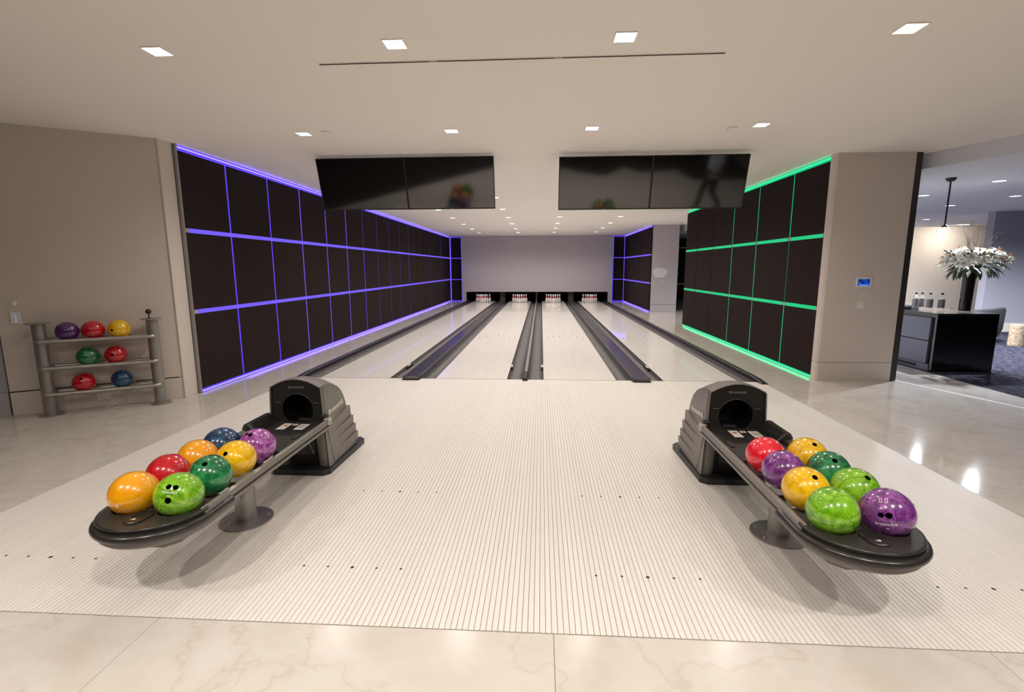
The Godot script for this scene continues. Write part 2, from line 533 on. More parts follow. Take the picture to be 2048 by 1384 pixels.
	for s in [-1.0, 1.0]:
		part(w, "masking_leg", span(Vector3(3.41 * s, 0, -16.6), Vector3(3.6 * s, 0.474, -16.8), 0.004), M.plaster_grey)
	part(w, "pit_curtain", span(Vector3(-3.7, -0.2, -18.2), Vector3(3.7, 0.9, -18.3)), M.pit_black)
	part(w, "pit_roof", span(Vector3(-3.6, 0.62, -16.8), Vector3(3.6, 0.66, -18.2)), M.pit_black)
	for s in [-1.0, 1.0]:
		part(w, "pit_side", span(Vector3(3.42 * s, -0.02, -16.8), Vector3(3.5 * s, 0.65, -18.2)), M.pit_black)
	for x in [-1.655, 1.665]:
		part(w, "kickback", span(Vector3(x - 0.125, 0, -16.86), Vector3(x + 0.125, 0.62, -18.1), 0.005), M.pit_brown)
	part(w, "kickback", span(Vector3(-0.04, 0, -16.86), Vector3(0.04, 0.62, -18.1), 0.005), M.pit_brown)

func led_light(parent: Node3D, at: Vector3, size: Vector2, face: Vector3, col: Color, e: float) -> void:
	var l := AreaLight3D.new()
	l.name = "strip_lamp"
	parent.add_child(l, true)
	l.area_size = size
	var up := Vector3(0, 0, 1) if absf(face.z) < 0.5 else Vector3.UP
	l.basis = Basis.looking_at(face, up)
	l.position = at
	l.light_color = col
	l.light_energy = e
	l.area_normalize_energy = true
	l.shadow_enabled = true

func panel_field(root: Node3D, xs: float, dirx: float, seams: Array, rails: Array, y0: float, y1: float, lit: Callable, gap: float, mats: Array) -> void:
	# fabric panels standing proud of a backing at x = xs; dirx is the way they face; lit(column, row) tells how a seam glows
	var ys := [y0, rails[0], rails[1], y1]
	var rh := 0.028
	for i in seams.size() - 1:
		for r in 3:
			var lo: float = ys[r] + (rh if r > 0 else 0.0)
			var hi: float = ys[r + 1] - (rh if r < 2 else 0.0)
			var za: float = seams[i] - (gap / 2 if i > 0 else 0.0)
			var zb: float = seams[i + 1] + (gap / 2 if i < seams.size() - 2 else 0.0)
			part(root, "panel", bx(Vector3(0.035, hi - lo, za - zb), 0.004), M.acoustic_fabric, Vector3(xs - dirx * 0.0175, (lo + hi) / 2, (za + zb) / 2))
	for i in range(1, seams.size() - 1):
		for r in 3:
			var k = lit.call(i, r)
			if k == null: continue
			var lo: float = ys[r] + (rh if r > 0 else -0.02)
			var hi: float = ys[r + 1] - (rh if r < 2 else -0.02)
			part(root, "led_strip", bx(Vector3(0.012, hi - lo, gap * 0.9)), M[k], Vector3(xs - dirx * 0.010, (lo + hi) / 2, seams[i]))
	for r in 2:
		var za: float = seams[0] - 0.06
		var zb: float = seams[-1]
		part(root, "led_rail", bx(Vector3(0.034, rh * 2 - 0.004, za - zb), 0.003), M[mats[0]], Vector3(xs - dirx * 0.018, rails[r], (za + zb) / 2))
		part(root, "rail_end", bx(Vector3(0.034, rh * 2 - 0.004, 0.058), 0.003), M.bar_pale, Vector3(xs - dirx * 0.018, rails[r], seams[0] - 0.03))
	# cove strips at ceiling and floor: lit backing and a brighter tube
	var zl: float = seams[0] - seams[-1]
	var zc: float = (seams[0] + seams[-1]) / 2
	part(root, "led_cove", bx(Vector3(0.012, CEIL - y1 + 0.01, zl)), M[mats[1]], Vector3(xs - dirx * 0.03, (CEIL + y1 - 0.012) / 2, zc))
	part(root, "led_tube", MB.new().tube([Vector3(0, 0, -zl / 2), Vector3(0, 0, zl / 2)], 0.008, 6).done(), M[mats[2]], Vector3(xs - dirx * 0.012, CEIL - 0.03, zc))
	part(root, "led_cove", bx(Vector3(0.012, y0 + 0.01, zl)), M[mats[1]], Vector3(xs - dirx * 0.03, y0 / 2, zc))
	part(root, "led_tube", MB.new().tube([Vector3(0, 0, -zl / 2), Vector3(0, 0, zl / 2)], 0.008, 6).done(), M[mats[2]], Vector3(xs - dirx * 0.010, 0.022, zc))

func panel_walls() -> void:
	var VC := Color(0.36, 0.24, 1.0)
	var GC := Color(0.0, 0.85, 0.5)
	# left
	var w := struct("wall_left", "dark square fabric panels with violet light lines along the left of the lanes", "wall")
	part(w, "backing", span(Vector3(-4.9, 0, 1.0), Vector3(-4.265, CEIL, -17.6)), M.led_backing)
	var seams := [0.955]
	for k in 16: seams.append(0.05 - 1.0565 * k)
	seams.append(-16.86)
	var lit := func(i: int, r: int):
		if i <= 5: return "led_violet_bar" if i > 2 else "led_violet"
		if i == 6: return "led_violet" if r < 2 else "led_violet_dim"
		if i in [10, 15]: return "led_violet" if r == (1 if i == 10 else 2) else "led_violet_dim"
		return "led_violet_dim" if i in [7, 8, 9, 13] else null
	panel_field(w, -4.22, 1.0, seams, [1.066, 2.093], 0.055, 3.045, lit, 0.032, ["led_violet_bar", "led_violet", "led_violet_bright"])
	part(w, "edge_strip", span(Vector3(-4.262, 0, 0.957), Vector3(-4.222, CEIL, 0.985), 0.003), M.cap_edge)
	for z in [-1.0, -5.0, -9.0, -13.0]:
		led_light(w, Vector3(-4.21, 0.03, z - 1.0), Vector2(0.03, 3.9), Vector3(1, -0.25, 0).normalized(), VC, LED_SPILL * 2.0)
		led_light(w, Vector3(-4.21, CEIL - 0.03, z - 1.0), Vector2(0.03, 3.9), Vector3(1, 0.25, 0).normalized(), VC, LED_SPILL * 1.6)
	# back corners
	for s in [-1.0, 1.0]:
		var b := struct("wall_back_corner", "narrow dark panels with violet outlines in the %s corner of the lanes" % ("far left" if s < 0 else "far right"), "wall")
		part(b, "backing", span(Vector3(3.6 * s, 0, -16.91), Vector3(4.26 * s, CEIL, -17.1)), M.led_backing)
		var ys := [0.05, 1.06, 2.085, 3.05]
		for r in 3:
			part(b, "panel", span(Vector3(3.68 * s, ys[r] + 0.02, -16.88), Vector3(4.16 * s, ys[r + 1] - 0.02, -16.91), 0.003), M.acoustic_fabric)
		for y in [0.025, 1.06, 2.085, 3.085]:
			part(b, "led_strip", span(Vector3(3.6 * s, y - 0.018, -16.89), Vector3(4.22 * s, y + 0.018, -16.91)), M.led_violet)
		for x in [3.635, 4.19]:
			part(b, "led_strip", span(Vector3((x - 0.03) * s, 0.0, -16.885), Vector3((x + 0.03) * s, CEIL, -16.908)), M.led_violet if x < 4 else M.led_violet_bar)
		led_light(b, Vector3(3.62 * s, 1.55, -16.58), Vector2(2.9, 0.04), Vector3(-s * 0.8, 0, 0.6).normalized(), VC, LED_SPILL * 3.0)
	# far right
	w = struct("wall_right_far", "far right wall of dark panels with violet light lines", "wall")
	part(w, "backing", span(Vector3(4.224, 0, -11.2), Vector3(4.262, CEIL, -17.0)), M.led_backing)
	var s2 := [-11.25, -12.35, -13.5, -14.6, -15.75, -16.86]
	panel_field(w, 4.18, -1.0, s2, [1.05, 2.075], 0.05, 3.045, func(i, r): return "led_violet_dim" if i == 1 else null, 0.03, ["led_violet_bar", "led_violet", "led_violet_bright"])
	led_light(w, Vector3(4.17, 0.03, -14.0), Vector2(0.03, 5.4), Vector3(-1, -0.25, 0).normalized(), VC, LED_SPILL * 1.0)
	led_light(w, Vector3(4.17, CEIL - 0.03, -14.0), Vector2(0.03, 5.4), Vector3(-1, 0.25, 0).normalized(), VC, LED_SPILL * 1.0)
	# right, green
	w = struct("wall_right", "dark square fabric panels with green light lines along the right of the lanes", "wall")
	part(w, "backing", span(Vector3(4.222, 0, -0.262), Vector3(4.272, CEIL, -6.9)), M.led_backing)
	var sg := [-0.262, -1.25, -2.465, -3.61, -4.78, -5.9, -6.9]
	var litg := func(i: int, r: int):
		if i == 1: return "led_green" if r != 1 else "led_green_dim"
		if i in [2, 3]: return "led_green"
		return null
	panel_field(w, 4.18, -1.0, sg, [1.025, 2.051], 0.05, 3.05, litg, 0.024, ["led_green", "led_green", "led_green_bright"])
	for r in 2:
		for i in range(1, sg.size()):
			part(w, "rail_joint", bx(Vector3(0.036, 0.053, 0.12 if i < 6 else 0.06), 0.003), M.bar_pale_green, Vector3(4.198, [1.025, 2.051][r], sg[i] + (0.0 if i < 6 else 0.03)))
	part(w, "edge_strip", span(Vector3(4.182, 0, -0.255), Vector3(4.222, CEIL, -0.262), 0.002), M.cap_edge)
	led_light(w, Vector3(4.17, 0.03, -3.5), Vector2(0.03, 6.4), Vector3(-1, -0.25, 0).normalized(), GC, LED_SPILL * 1.6)
	led_light(w, Vector3(4.17, CEIL - 0.03, -3.5), Vector2(0.03, 6.4), Vector3(-1, 0.25, 0).normalized(), GC, LED_SPILL * 0.9)

func ceiling_things() -> void:
	var frame := MB.new()
	for s in [-1.0, 1.0]:
		frame.box(Vector3(s * 0.071, 0, 0), Vector3(0.008, 0.006, 0.15), 0.001)
		frame.box(Vector3(0, 0, s * 0.071), Vector3(0.134, 0.006, 0.008), 0.001)
	var fm := frame.done(20)
	var lm := bx(Vector3(0.134, 0.004, 0.134), 0.0)
	var rows := [3.41, 1.28, -1.82, -3.92, -6.02, -8.12, -10.25, -12.35, -14.5]
	var ord := ["row above the ball returns", "row just before the televisions", "row right behind the televisions", "first open row past the televisions", "second open row past the televisions", "third open row past the televisions", "fourth open row past the televisions", "last row but one before the back wall", "last row before the back wall"]
	var col := ["first from the left", "second from the left", "second from the right", "first from the right"]
	var xs := [-2.47, -0.78, 0.77, 2.57]
	for r in rows.size():
		for c in 4:
			var lab: String = "square downlight, %s, %s" % [col[c], ord[r]]
			var t := thing("ceiling_downlight", lab, "downlight", Vector3(xs[c], CEIL, rows[r]), "square downlights in the lane ceiling")
			part(t, "frame", fm, M.plaster_ceiling, Vector3(0, -0.003, 0))
			part(t, "lens", lm, M.lens_white, Vector3(0, -0.002, 0))
			spot(t, Vector3(0, -0.06, 0), DOWN * (0.22 if r == 0 else 1.0), WARM, CONE)
	for c in 5:
		var t := thing("ceiling_downlight", "brighter square downlight behind the viewer, %s" % ["outermost left", "second from the left", "middle one", "second from the right", "outermost right"][c], "downlight", Vector3(-3.4 + 1.7 * c, CEIL, 6.6), "square downlights in the lane ceiling")
		part(t, "frame", fm, M.plaster_ceiling, Vector3(0, -0.003, 0))
		part(t, "lens", lm, M.lens_white, Vector3(0, -0.002, 0))
		spot(t, Vector3(0, -0.06, 0), BACK, WARM, CONE)
	var d := thing("slot_diffuser", "long black linear air slot in the ceiling between the two near downlight rows", "air slot", Vector3(0.04, CEIL, 3.12))
	part(d, "slot", bx(Vector3(2.96, 0.004, 0.022)), M.shadow_gap, Vector3(0, -0.001, 0))
	for s in [-1.0, 1.0]:
		part(d, "lip", bx(Vector3(2.97, 0.006, 0.004), 0.001), M.plaster_ceiling, Vector3(0, -0.002, s * 0.013))
	for k in 2:
		part(d, "divider", bx(Vector3(0.06, 0.005, 0.02)), M.grout, Vector3([-0.62, 0.3][k], -0.0015, 0))
	var sp := [[Vector3(-2.187, CEIL, 1.33), "round white sprinkler cover beside the left downlight before the televisions"], [Vector3(2.304, CEIL, 1.17), "round white sprinkler cover beside the right downlight before the televisions"]]
	for s in sp:
		var t := thing("sprinkler_cover", s[1], "sprinkler", s[0], "round sprinkler covers in the ceiling")
		part(t, "disc", MB.new().lathe([Vector2(0, -0.008), Vector2(0.04, -0.008), Vector2(0.045, -0.005), Vector2(0.045, 0.0)], 24).done(), M.plaster_ceiling)
		part(t, "rim", MB.new().lathe([Vector2(0.046, -0.003), Vector2(0.05, -0.004), Vector2(0.053, 0.0)], 24).done(), M.bar_pale)

# ---------------------------------------------------------------- approach, lanes, gutters
func approach_and_lanes() -> void:
	var a := struct("floor_approach", "pale synthetic bowling approach of narrow boards before the foul line", "approach")
	part(a, "subfloor", span(Vector3(-3.392, -0.012, 0.0), Vector3(3.362, -0.0035, 5.002)), M.board_seam)
	var n := 250
	var w := 6.752 / n
	var bm := bx(Vector3(w - 0.0024, 0.0035, 4.994), 0.0004)
	for i in n:
		part(a, "board", bm, M["approach_board_%d" % (rng.randi() % 3)], Vector3(-3.391 + w * (i + 0.5), -0.00175, 2.501))
	var dots := func(z: float, lane: float, offs: Array, r: float, r0: float) -> void:
		for o in offs:
			var rr: float = r0 if o == 0 else r
			part(a, "guide_dot", MB.new().lathe([Vector2(rr, -0.001), Vector2(rr, 0.0006), Vector2(0, 0.0006)], 12).done(), M.marker_black, Vector3(lane + o * BOARD, 0, z))
	for l in LANES:
		dots.call(4.572, l, [-10, -5, 0, 5, 10], 0.007, 0.010)
		dots.call(3.658, l, [-10, -5, 0, 5, 10], 0.007, 0.010)
		dots.call(0.10, l, [-15, -10, -5, 0, 5, 10, 15], 0.004, 0.006)
	var seg := [[-0.012, -2.16], [-2.164, -17.4]]
	var lm := [bx(Vector3(BOARD - 0.0016, 0.003, 2.148)), bx(Vector3(BOARD - 0.0016, 0.003, 15.236))]
	for li in 4:
		var l := thing("bowling_lane", "long glossy pale bowling lane with dark arrows, the %s" % PLACE[li], "bowling lane", Vector3(LANES[li], 0, 0), "four bowling lanes")
		part(l, "lane_bed", span(Vector3(-LW / 2, -0.06, -0.004), Vector3(LW / 2, -0.003, -17.4)), M.lane_seam)
		part(l, "foul_line", span(Vector3(-LW / 2, -0.002, -0.002), Vector3(LW / 2, 0.0, -0.010)), M.marker_black)
		for s in 2:
			for i in 39:
				part(l, "board", lm[s], M["lane_board_%d" % (rng.randi() % 3)], Vector3((i - 19) * BOARD, -0.0015, (seg[s][0] + seg[s][1]) / 2))
		for k in range(-3, 4):
			var z := -(4.79 - absf(k) * 0.155)
			part(l, "lane_arrow", MB.new().prism(PackedVector2Array([Vector2(-0.016, 0.0), Vector2(0.0, 0.015), Vector2(0.016, 0.0), Vector2(0, 0.15)]), 0.0012, Transform3D(Basis(Vector3.RIGHT, Vector3(0, 0, -1), Vector3.UP), Vector3(k * 5 * BOARD, -0.0004, z + 0.07))).done(), M.marker_black)
		for k in [-16, -13, -11, -9, -7, 7, 9, 11, 13, 16]:
			part(l, "guide_dot", MB.new().lathe([Vector2(0.006, -0.001), Vector2(0.006, 0.0006), Vector2(0, 0.0006)], 8).done(), M.marker_black, Vector3(k * BOARD, 0, -2.12))
	# gutters: concave troughs
	var gx := []
	for li in 4:
		var gl: float
		var gr: float
		gl = -3.299 if li == 0 else [0.0, -1.545, 0.03, 1.79][li]
		gr = 3.272 if li == 3 else [-1.795, -0.03, 1.54, 0.0][li]
		gx.append([gl, LANES[li] - LW / 2, li, "wall side" if li == 0 else "left side"])
		gx.append([LANES[li] + LW / 2, gr, li, "right side" if li < 3 else "green wall side"])
	for g in gx:
		var wdt: float = g[1] - g[0]
		var t := thing("gutter", "dark grey gutter channel on the %s of the %s" % [g[3], PLACE[g[2]]], "gutter", Vector3((g[0] + g[1]) / 2, 0, 0), "dark gutters beside the lanes")
		var rows := []
		for k in 2:
			var row := []
			for i in 15:
				var u := -1.0 + 2.0 * i / 14
				var y := -0.002 - 0.085 * sqrt(maxf(0.0, 1.0 - pow(absf(u), 2.4)))
				row.append(Vector3(u * wdt / 2, y, [-0.004, -17.4][k]))
			for i in 15:
				var u := 1.0 - 2.0 * i / 14
				row.append(Vector3(u * wdt / 2, -0.1, [-0.004, -17.4][k]))
			rows.append(row)
		part(t, "trough", MB.new().loft(rows, true).done(40), M.gutter_grey)
		part(t, "apron", span(Vector3(-wdt / 2, -0.1, 0.0), Vector3(wdt / 2, -0.001, -0.004)), M.gutter_grey)
		if g[2] in [1, 2] and ((g[2] == 1) == (g[3] == "right side")) or (g[2] == 0 and g[3] == "right side") or (g[2] == 3 and g[3] == "left side"):
			var sd := -1.0 if g[3] == "right side" else 1.0
			part(t, "foul_sensor", span(Vector3(sd * (wdt / 2 - 0.002), -0.052, -0.86), Vector3(sd * (wdt / 2 - 0.036), -0.006, -1.24), 0.003), M.rubber)
			var sl := part(t, "sensor_label", bx(Vector3(0.028, 0.002, 0.17)), M.label_white, Vector3(sd * (wdt / 2 - 0.019), -0.005, -1.05))
			part(sl, "print_mark", bx(Vector3(0.014, 0.001, 0.03)), M.label_green, Vector3(0, 0.0015, 0.02))
			part(sl, "print_mark", bx(Vector3(0.028, 0.001, 0.02)), M.label_red, Vector3(0, 0.0015, -0.07))
	# cappings between gutters
	for k in 2:
		var x: float = [-1.67, 1.665][k]
		var t := thing("lane_capping", "wide glossy black capping with rounded front lip between the two lanes %s" % ["by the purple wall", "by the green wall"][k], "capping", Vector3(x, 0, 0), "black cappings between the lanes")
		var out := PackedVector2Array()
		for i in 9: out.append(Vector2(-0.123 + 0.03 - 0.03 * cos(PI / 2 * i / 8), 0.085 + 0.03 * sin(PI / 2 * i / 8)))
		for i in 9: out.append(Vector2(0.123 - 0.03 + 0.03 * sin(PI / 2 * i / 8), 0.085 + 0.03 * cos(PI / 2 * i / 8)))
		out.append(Vector2(0.123, -16.8)); out.append(Vector2(-0.123, -16.8))
		var dn := Transform3D(Basis(Vector3.RIGHT, Vector3(0, 0, 1), Vector3.DOWN), Vector3(0, 0.045, 0))
		part(t, "cover", MB.new().prism(out, 0.13, dn, 0.006).done(30), M.cap_black)
		for s in [-1.0, 1.0]:
			part(t, "edge_bead", span(Vector3(s * 0.117, 0.045, 0.04), Vector3(s * 0.1225, 0.052, -16.8), 0.002), M.cap_edge)
		part(t, "front_lip", MB.new().tube([Vector3(-0.117, 0.046, 0.0), Vector3(-0.117, 0.048, 0.07), Vector3(-0.10, 0.048, 0.098), Vector3(0, 0.049, 0.106), Vector3(0.10, 0.048, 0.098), Vector3(0.117, 0.048, 0.07), Vector3(0.117, 0.046, 0.0)], 0.008, 8).done(50), M.cap_black)
		part(t, "foot_bumper", MB.new().prism(Geometry2D.offset_polygon(PackedVector2Array([Vector2(-0.12, 0.0), Vector2(0.12, 0.0), Vector2(0.115, 0.105), Vector2(-0.115, 0.105)]), 0.012, Geometry2D.JOIN_ROUND)[0], 0.016, Transform3D(Basis(Vector3.RIGHT, Vector3(0, 0, 1), Vector3.DOWN), Vector3(0, 0.0165, 0))).done(30), M.rubber)
	var t2 := thing("lane_capping", "thin silvery capping rail between the two middle lanes", "capping", Vector3.ZERO, "black cappings between the lanes")
	part(t2, "rail", MB.new().prism(PackedVector2Array([Vector2(-0.029, -0.09), Vector2(0.029, -0.09), Vector2(0.028, 0.02), Vector2(0.016, 0.034), Vector2(-0.016, 0.034), Vector2(-0.028, 0.02)]), 16.4, Transform3D(Basis.IDENTITY, Vector3(0, 0, -16.8))).done(20), M.cap_edge)
	part(t2, "end_cap", MB.new().prism(PackedVector2Array([Vector2(-0.0295, 0.0), Vector2(0.0295, 0.0), Vector2(0.029, 0.024), Vector2(0.017, 0.038), Vector2(-0.017, 0.038), Vector2(-0.029, 0.024)]), 0.50, Transform3D(Basis.IDENTITY, Vector3(0, 0, -0.42)), 0.004).done(20), M.rubber)
	part(t2, "end_foot", span(Vector3(-0.036, 0.0, 0.03), Vector3(0.036, 0.016, 0.10), 0.004), M.rubber)
	for k in 2:
		var sx: float = [-1.0, 1.0][k]
		var x: float = [-3.345, 3.318][k]
		var t := thing("lane_capping", "black outer capping with curved nose between the end lane and the %s" % ["purple wall", "green wall"][k], "capping", Vector3(x, 0, 0), "black cappings between the lanes")
		# a ridge that drops in a curve to the floor at its front end
		var rows := []
		for q in [[-16.55, 1.0, 0.0], [-0.5, 1.0, 0.0], [-0.28, 1.0, 0.0], [-0.12, 0.92, 0.004], [0.0, 0.74, 0.012], [0.08, 0.5, 0.02], [0.13, 0.28, 0.026], [0.15, 0.10, 0.03]]:
			var h: float = q[1]
			var o: float = q[2] * sx * 0.9
			rows.append([Vector3(-0.044 + o, -0.09 if q[0] < -0.1 else -0.002, q[0]), Vector3(0.044 + o, -0.09 if q[0] < -0.1 else -0.002, q[0]), Vector3(0.044 + o, 0.034 * h, q[0]), Vector3(0.03 + o, 0.058 * h, q[0]), Vector3(0.0 + o, 0.066 * h, q[0]), Vector3(-0.03 + o, 0.058 * h, q[0]), Vector3(-0.044 + o, 0.034 * h, q[0])])
		part(t, "ridge", MB.new().loft(rows, true).done(50), M.cap_black)
		part(t, "ridge_line", MB.new().tube([Vector3(-sx * 0.034, 0.055, -16.55), Vector3(-sx * 0.034, 0.055, -0.28), Vector3(-sx * 0.03, 0.048, -0.1), Vector3(-sx * 0.022, 0.026, 0.07)], 0.006, 6).done(), M.gutter_grey)

func pins() -> void:
	var pr := [[0.0, 0.0], [0.0258, 0.0], [0.0285, 0.004], [0.0365, 0.02], [0.0455, 0.045], [0.0535, 0.072], [0.0588, 0.098], [0.0606, 0.115], [0.0594, 0.132], [0.0555, 0.15], [0.0480, 0.172], [0.0392, 0.194], [0.0313, 0.215], [0.0262, 0.236], [0.0238, 0.255], [0.0246, 0.276], [0.0272, 0.296], [0.0303, 0.318], [0.0322, 0.340], [0.0318, 0.356], [0.0286, 0.368], [0.0220, 0.376], [0.0120, 0.3803], [0.0, 0.381]]
	var prof := []
	for q in pr: prof.append(Vector2(q[0], q[1]))
	var body := MB.new().lathe(prof, 20).done(60)
	var band := func(y0: float, y1: float) -> ArrayMesh:
		var o := []
		for i in 4:
			var y := lerpf(y0, y1, i / 3.0)
			for k in range(1, pr.size()):
				if y <= pr[k][1]:
					o.append(Vector2(lerpf(pr[k - 1][0], pr[k][0], (y - pr[k - 1][1]) / (pr[k][1] - pr[k - 1][1])) + 0.0009, y))
					break
		return MB.new().lathe(o, 20).done(60)
	var b1 = band.call(0.212, 0.243)
	var b2 = band.call(0.252, 0.284)
	var crown := MB.new()
	for i in 5:
		var a := -0.5 + i * 0.25
		crown.box(Vector3(sin(a) * 0.0545, 0.155 + (0.012 if i == 2 else 0.0), cos(a) * 0.0545), Vector3(0.007, 0.028, 0.004), 0.001, Transform3D.IDENTITY)
	var cm := crown.done()
	var proto := Node3D.new()
	part(proto, "body", body, M.pin_white)
	part(proto, "neck_stripe", b1, M.pin_red)
	part(proto, "neck_stripe", b2, M.pin_red)
	part(proto, "crown_mark", cm, M.pin_red)
	var rowname := ["foremost single pin", "left of second row", "right of second row", "left of third row", "middle of third row", "right of third row", "outer left of back row", "inner left of back row", "inner right of back row", "outer right of back row"]
	for li in 4:
		var n := 0
		for r in 4:
			for c in r + 1:
				var p := proto.duplicate()
				p.name = numbered("bowling_pin")
				add_child(p)
				p.position = Vector3(LANES[li] + (c - r / 2.0) * 0.205, 0.0, -15.85 - r * 0.176)
				tag(p, "red-striped bowling pin, %s, %s" % [rowname[n], PLACE[li]], "bowling pin", "bowling pins on the four lanes")
				n += 1
	proto.free()

func televisions() -> void:
	var spec := [[-2.845, 3.08, 0.21, 2.425, 0.01, 2.43, "pair above the left lanes"], [0.45, 3.055, 0.205, 2.395, 0.03, 2.46, "pair above the right lanes"]]
	for q in spec:
		var top := Vector3(q[0], q[1], q[2])
		var up := Vector3(0, q[1] - q[3], q[2] - q[4])
		var h := up.length()
		var yv := up.normalized()
		var zv := Vector3.RIGHT.cross(yv)
		for k in 2:
			var w: float = q[5] / 2
			var o := thing("television", "black switched-off television hung from the ceiling, %s of the %s" % [["left half", "right half"][k], q[6]], "television", Vector3.ZERO, "paired ceiling televisions")
			o.transform = Transform3D(Basis(Vector3.RIGHT, yv, zv), top + Vector3(w * (k + 0.5), 0, 0) - yv * h)
			part(o, "casing", span(Vector3(-w / 2 + 0.002, 0.0, -0.05), Vector3(w / 2 - 0.002, h, -0.004), 0.004), M.bezel)
			part(o, "screen", span(Vector3(-w / 2 + 0.012, 0.016, -0.004), Vector3(w / 2 - 0.012, h - 0.010, -0.001)), M.screen_black)
			var fr := MB.new()
			for s in [-1.0, 1.0]:
				fr.box(Vector3(s * (w / 2 - 0.007), h / 2, -0.002), Vector3(0.010, h, 0.010), 0.001)
			fr.box(Vector3(0, h - 0.005, -0.002), Vector3(w - 0.004, 0.010, 0.010), 0.001)
			fr.box(Vector3(0, 0.008, -0.002), Vector3(w - 0.004, 0.016, 0.010), 0.001)
			part(o, "bezel", fr.done(20), M.bezel)
			part(o, "maker_badge", bx(Vector3(0.045, 0.006, 0.002)), M.cap_edge, Vector3(0, 0.006, 0.004))
			part(o, "mount_pole", MB.new().tube([Vector3(0, h * 0.6, -0.05), Vector3(0, h * 0.6, -0.09)], 0.04, 10).done(), M.bezel)
			var wp := o.transform.affine_inverse()
			part(o, "ceiling_bracket", MB.new().tube([Vector3(0, h * 0.6, -0.08), wp * Vector3(o.position.x, CEIL - 0.002, -0.22)], 0.02, 10).done(), M.bezel)

# ---------------------------------------------------------------- bowling balls
var drilled := {}

func dir_at(el: float, az: float) -> Vector3:
	return Vector3(sin(az) * cos(el), sin(el), cos(az) * cos(el))

func make_ball_mesh(kind: String, holes: Array) -> void:
	# sphere points round the three drilled holes, joined by a Delaunay mesh of their stereographic picture
	var R := 0.109
	var pts := []
	var rim_of := []
	var cups := MB.new()
	for h in holes:
		var d := dir_at(h[0], h[1])
		var x := d.cross(Vector3.UP).normalized()
		var y := x.cross(d)
		var al: float = h[2] / R
		for ring in 3:
			for i in 20:
				var t := TAU * (i + 0.5 * (ring % 2)) / 20
				var g := al * (1.0 + 0.35 * ring)
				var v := d * cos(g) + (x * cos(t) + y * sin(t)) * sin(g)
				var far := true
				for h2 in holes:
					if h2 != h and v.angle_to(dir_at(h2[0], h2[1])) < h2[2] / R * 1.6: far = false
				if ring == 0 or far:
					pts.append(v)
					rim_of.append(1 if ring == 0 else 0)
		var c := []
		for i in 21:
			var t := TAU * i / 20
			c.append((d * cos(al) + (x * cos(t) + y * sin(t)) * sin(al)) * R)
		var low := d * (R * cos(al) - 0.045)
		for i in 20:
			var a: Vector3 = c[i]
			var b: Vector3 = c[i + 1]
			var dn := -d * 0.045
			cups.quad(b, a, a + dn, b + dn)
			cups.tri(b + dn, a + dn, low)
	var cup_mesh := cups.done(40)
	var n := 1500
	for i in n:
		var z := 1.0 - 2.0 * (i + 0.5) / n
		var t := 2.399963 * i
		var v := Vector3(cos(t) * sqrt(1 - z * z), sin(t) * sqrt(1 - z * z), z)
		var ok := z > -0.992
		for h in holes:
			if v.angle_to(dir_at(h[0], h[1])) < h[2] / R * 1.9: ok = false
		if ok:
			pts.append(v); rim_of.append(0)
	for i in 24:
		var t := TAU * i / 24
		pts.append(Vector3(cos(t) * 0.115, sin(t) * 0.115, -sqrt(1 - 0.115 * 0.115))); rim_of.append(0)
	var flat := PackedVector2Array()
	for v in pts: flat.append(Vector2(v.x, v.y) / (1.0 + v.z))
	var idx := Geometry2D.triangulate_delaunay(flat)
	var vs := PackedVector3Array()
	var ns := PackedVector3Array()
	for v in pts:
		vs.append(v * R); ns.append(v)
	vs.append(Vector3(0, 0, -R)); ns.append(Vector3(0, 0, -1))
	var out := PackedInt32Array()
	for i in range(0, idx.size(), 3):
		var q := [idx[i], idx[i + 1], idx[i + 2]]
		if rim_of[q[0]] and rim_of[q[1]] and rim_of[q[2]]:
			var cen: Vector3 = (pts[q[0]] + pts[q[1]] + pts[q[2]]).normalized()
			var inside := false
			for h in holes:
				if cen.angle_to(dir_at(h[0], h[1])) < h[2] / R * 0.99: inside = true
			if inside: continue
		if (vs[q[1]] - vs[q[0]]).cross(vs[q[2]] - vs[q[0]]).dot(ns[q[0]]) > 0: q.reverse()
		for k in q: out.append(k)
	var first := pts.size() - 24
	for i in 24:
		out.append(first + i); out.append(first + (i + 1) % 24); out.append(pts.size())
	var arr := []
	arr.resize(Mesh.ARRAY_MAX)
	arr[Mesh.ARRAY_VERTEX] = vs; arr[Mesh.ARRAY_NORMAL] = ns; arr[Mesh.ARRAY_INDEX] = out
	var sh := ArrayMesh.new()
	sh.add_surface_from_arrays(Mesh.PRIMITIVE_TRIANGLES, arr)
	drilled[kind] = [sh, cup_mesh]

func letters(text: String, height: float, depth: float, serif := true) -> TextMesh:
	var f := SystemFont.new()
	f.font_names = PackedStringArray(["Droid Serif" if serif else "Droid Sans"])
	f.font_weight = 700
	var t := TextMesh.new()
	t.text = text
	t.font = f
	t.font_size = 64
	t.pixel_size = height / 64.0
	t.depth = depth
	t.curve_step = 2.0
	return t

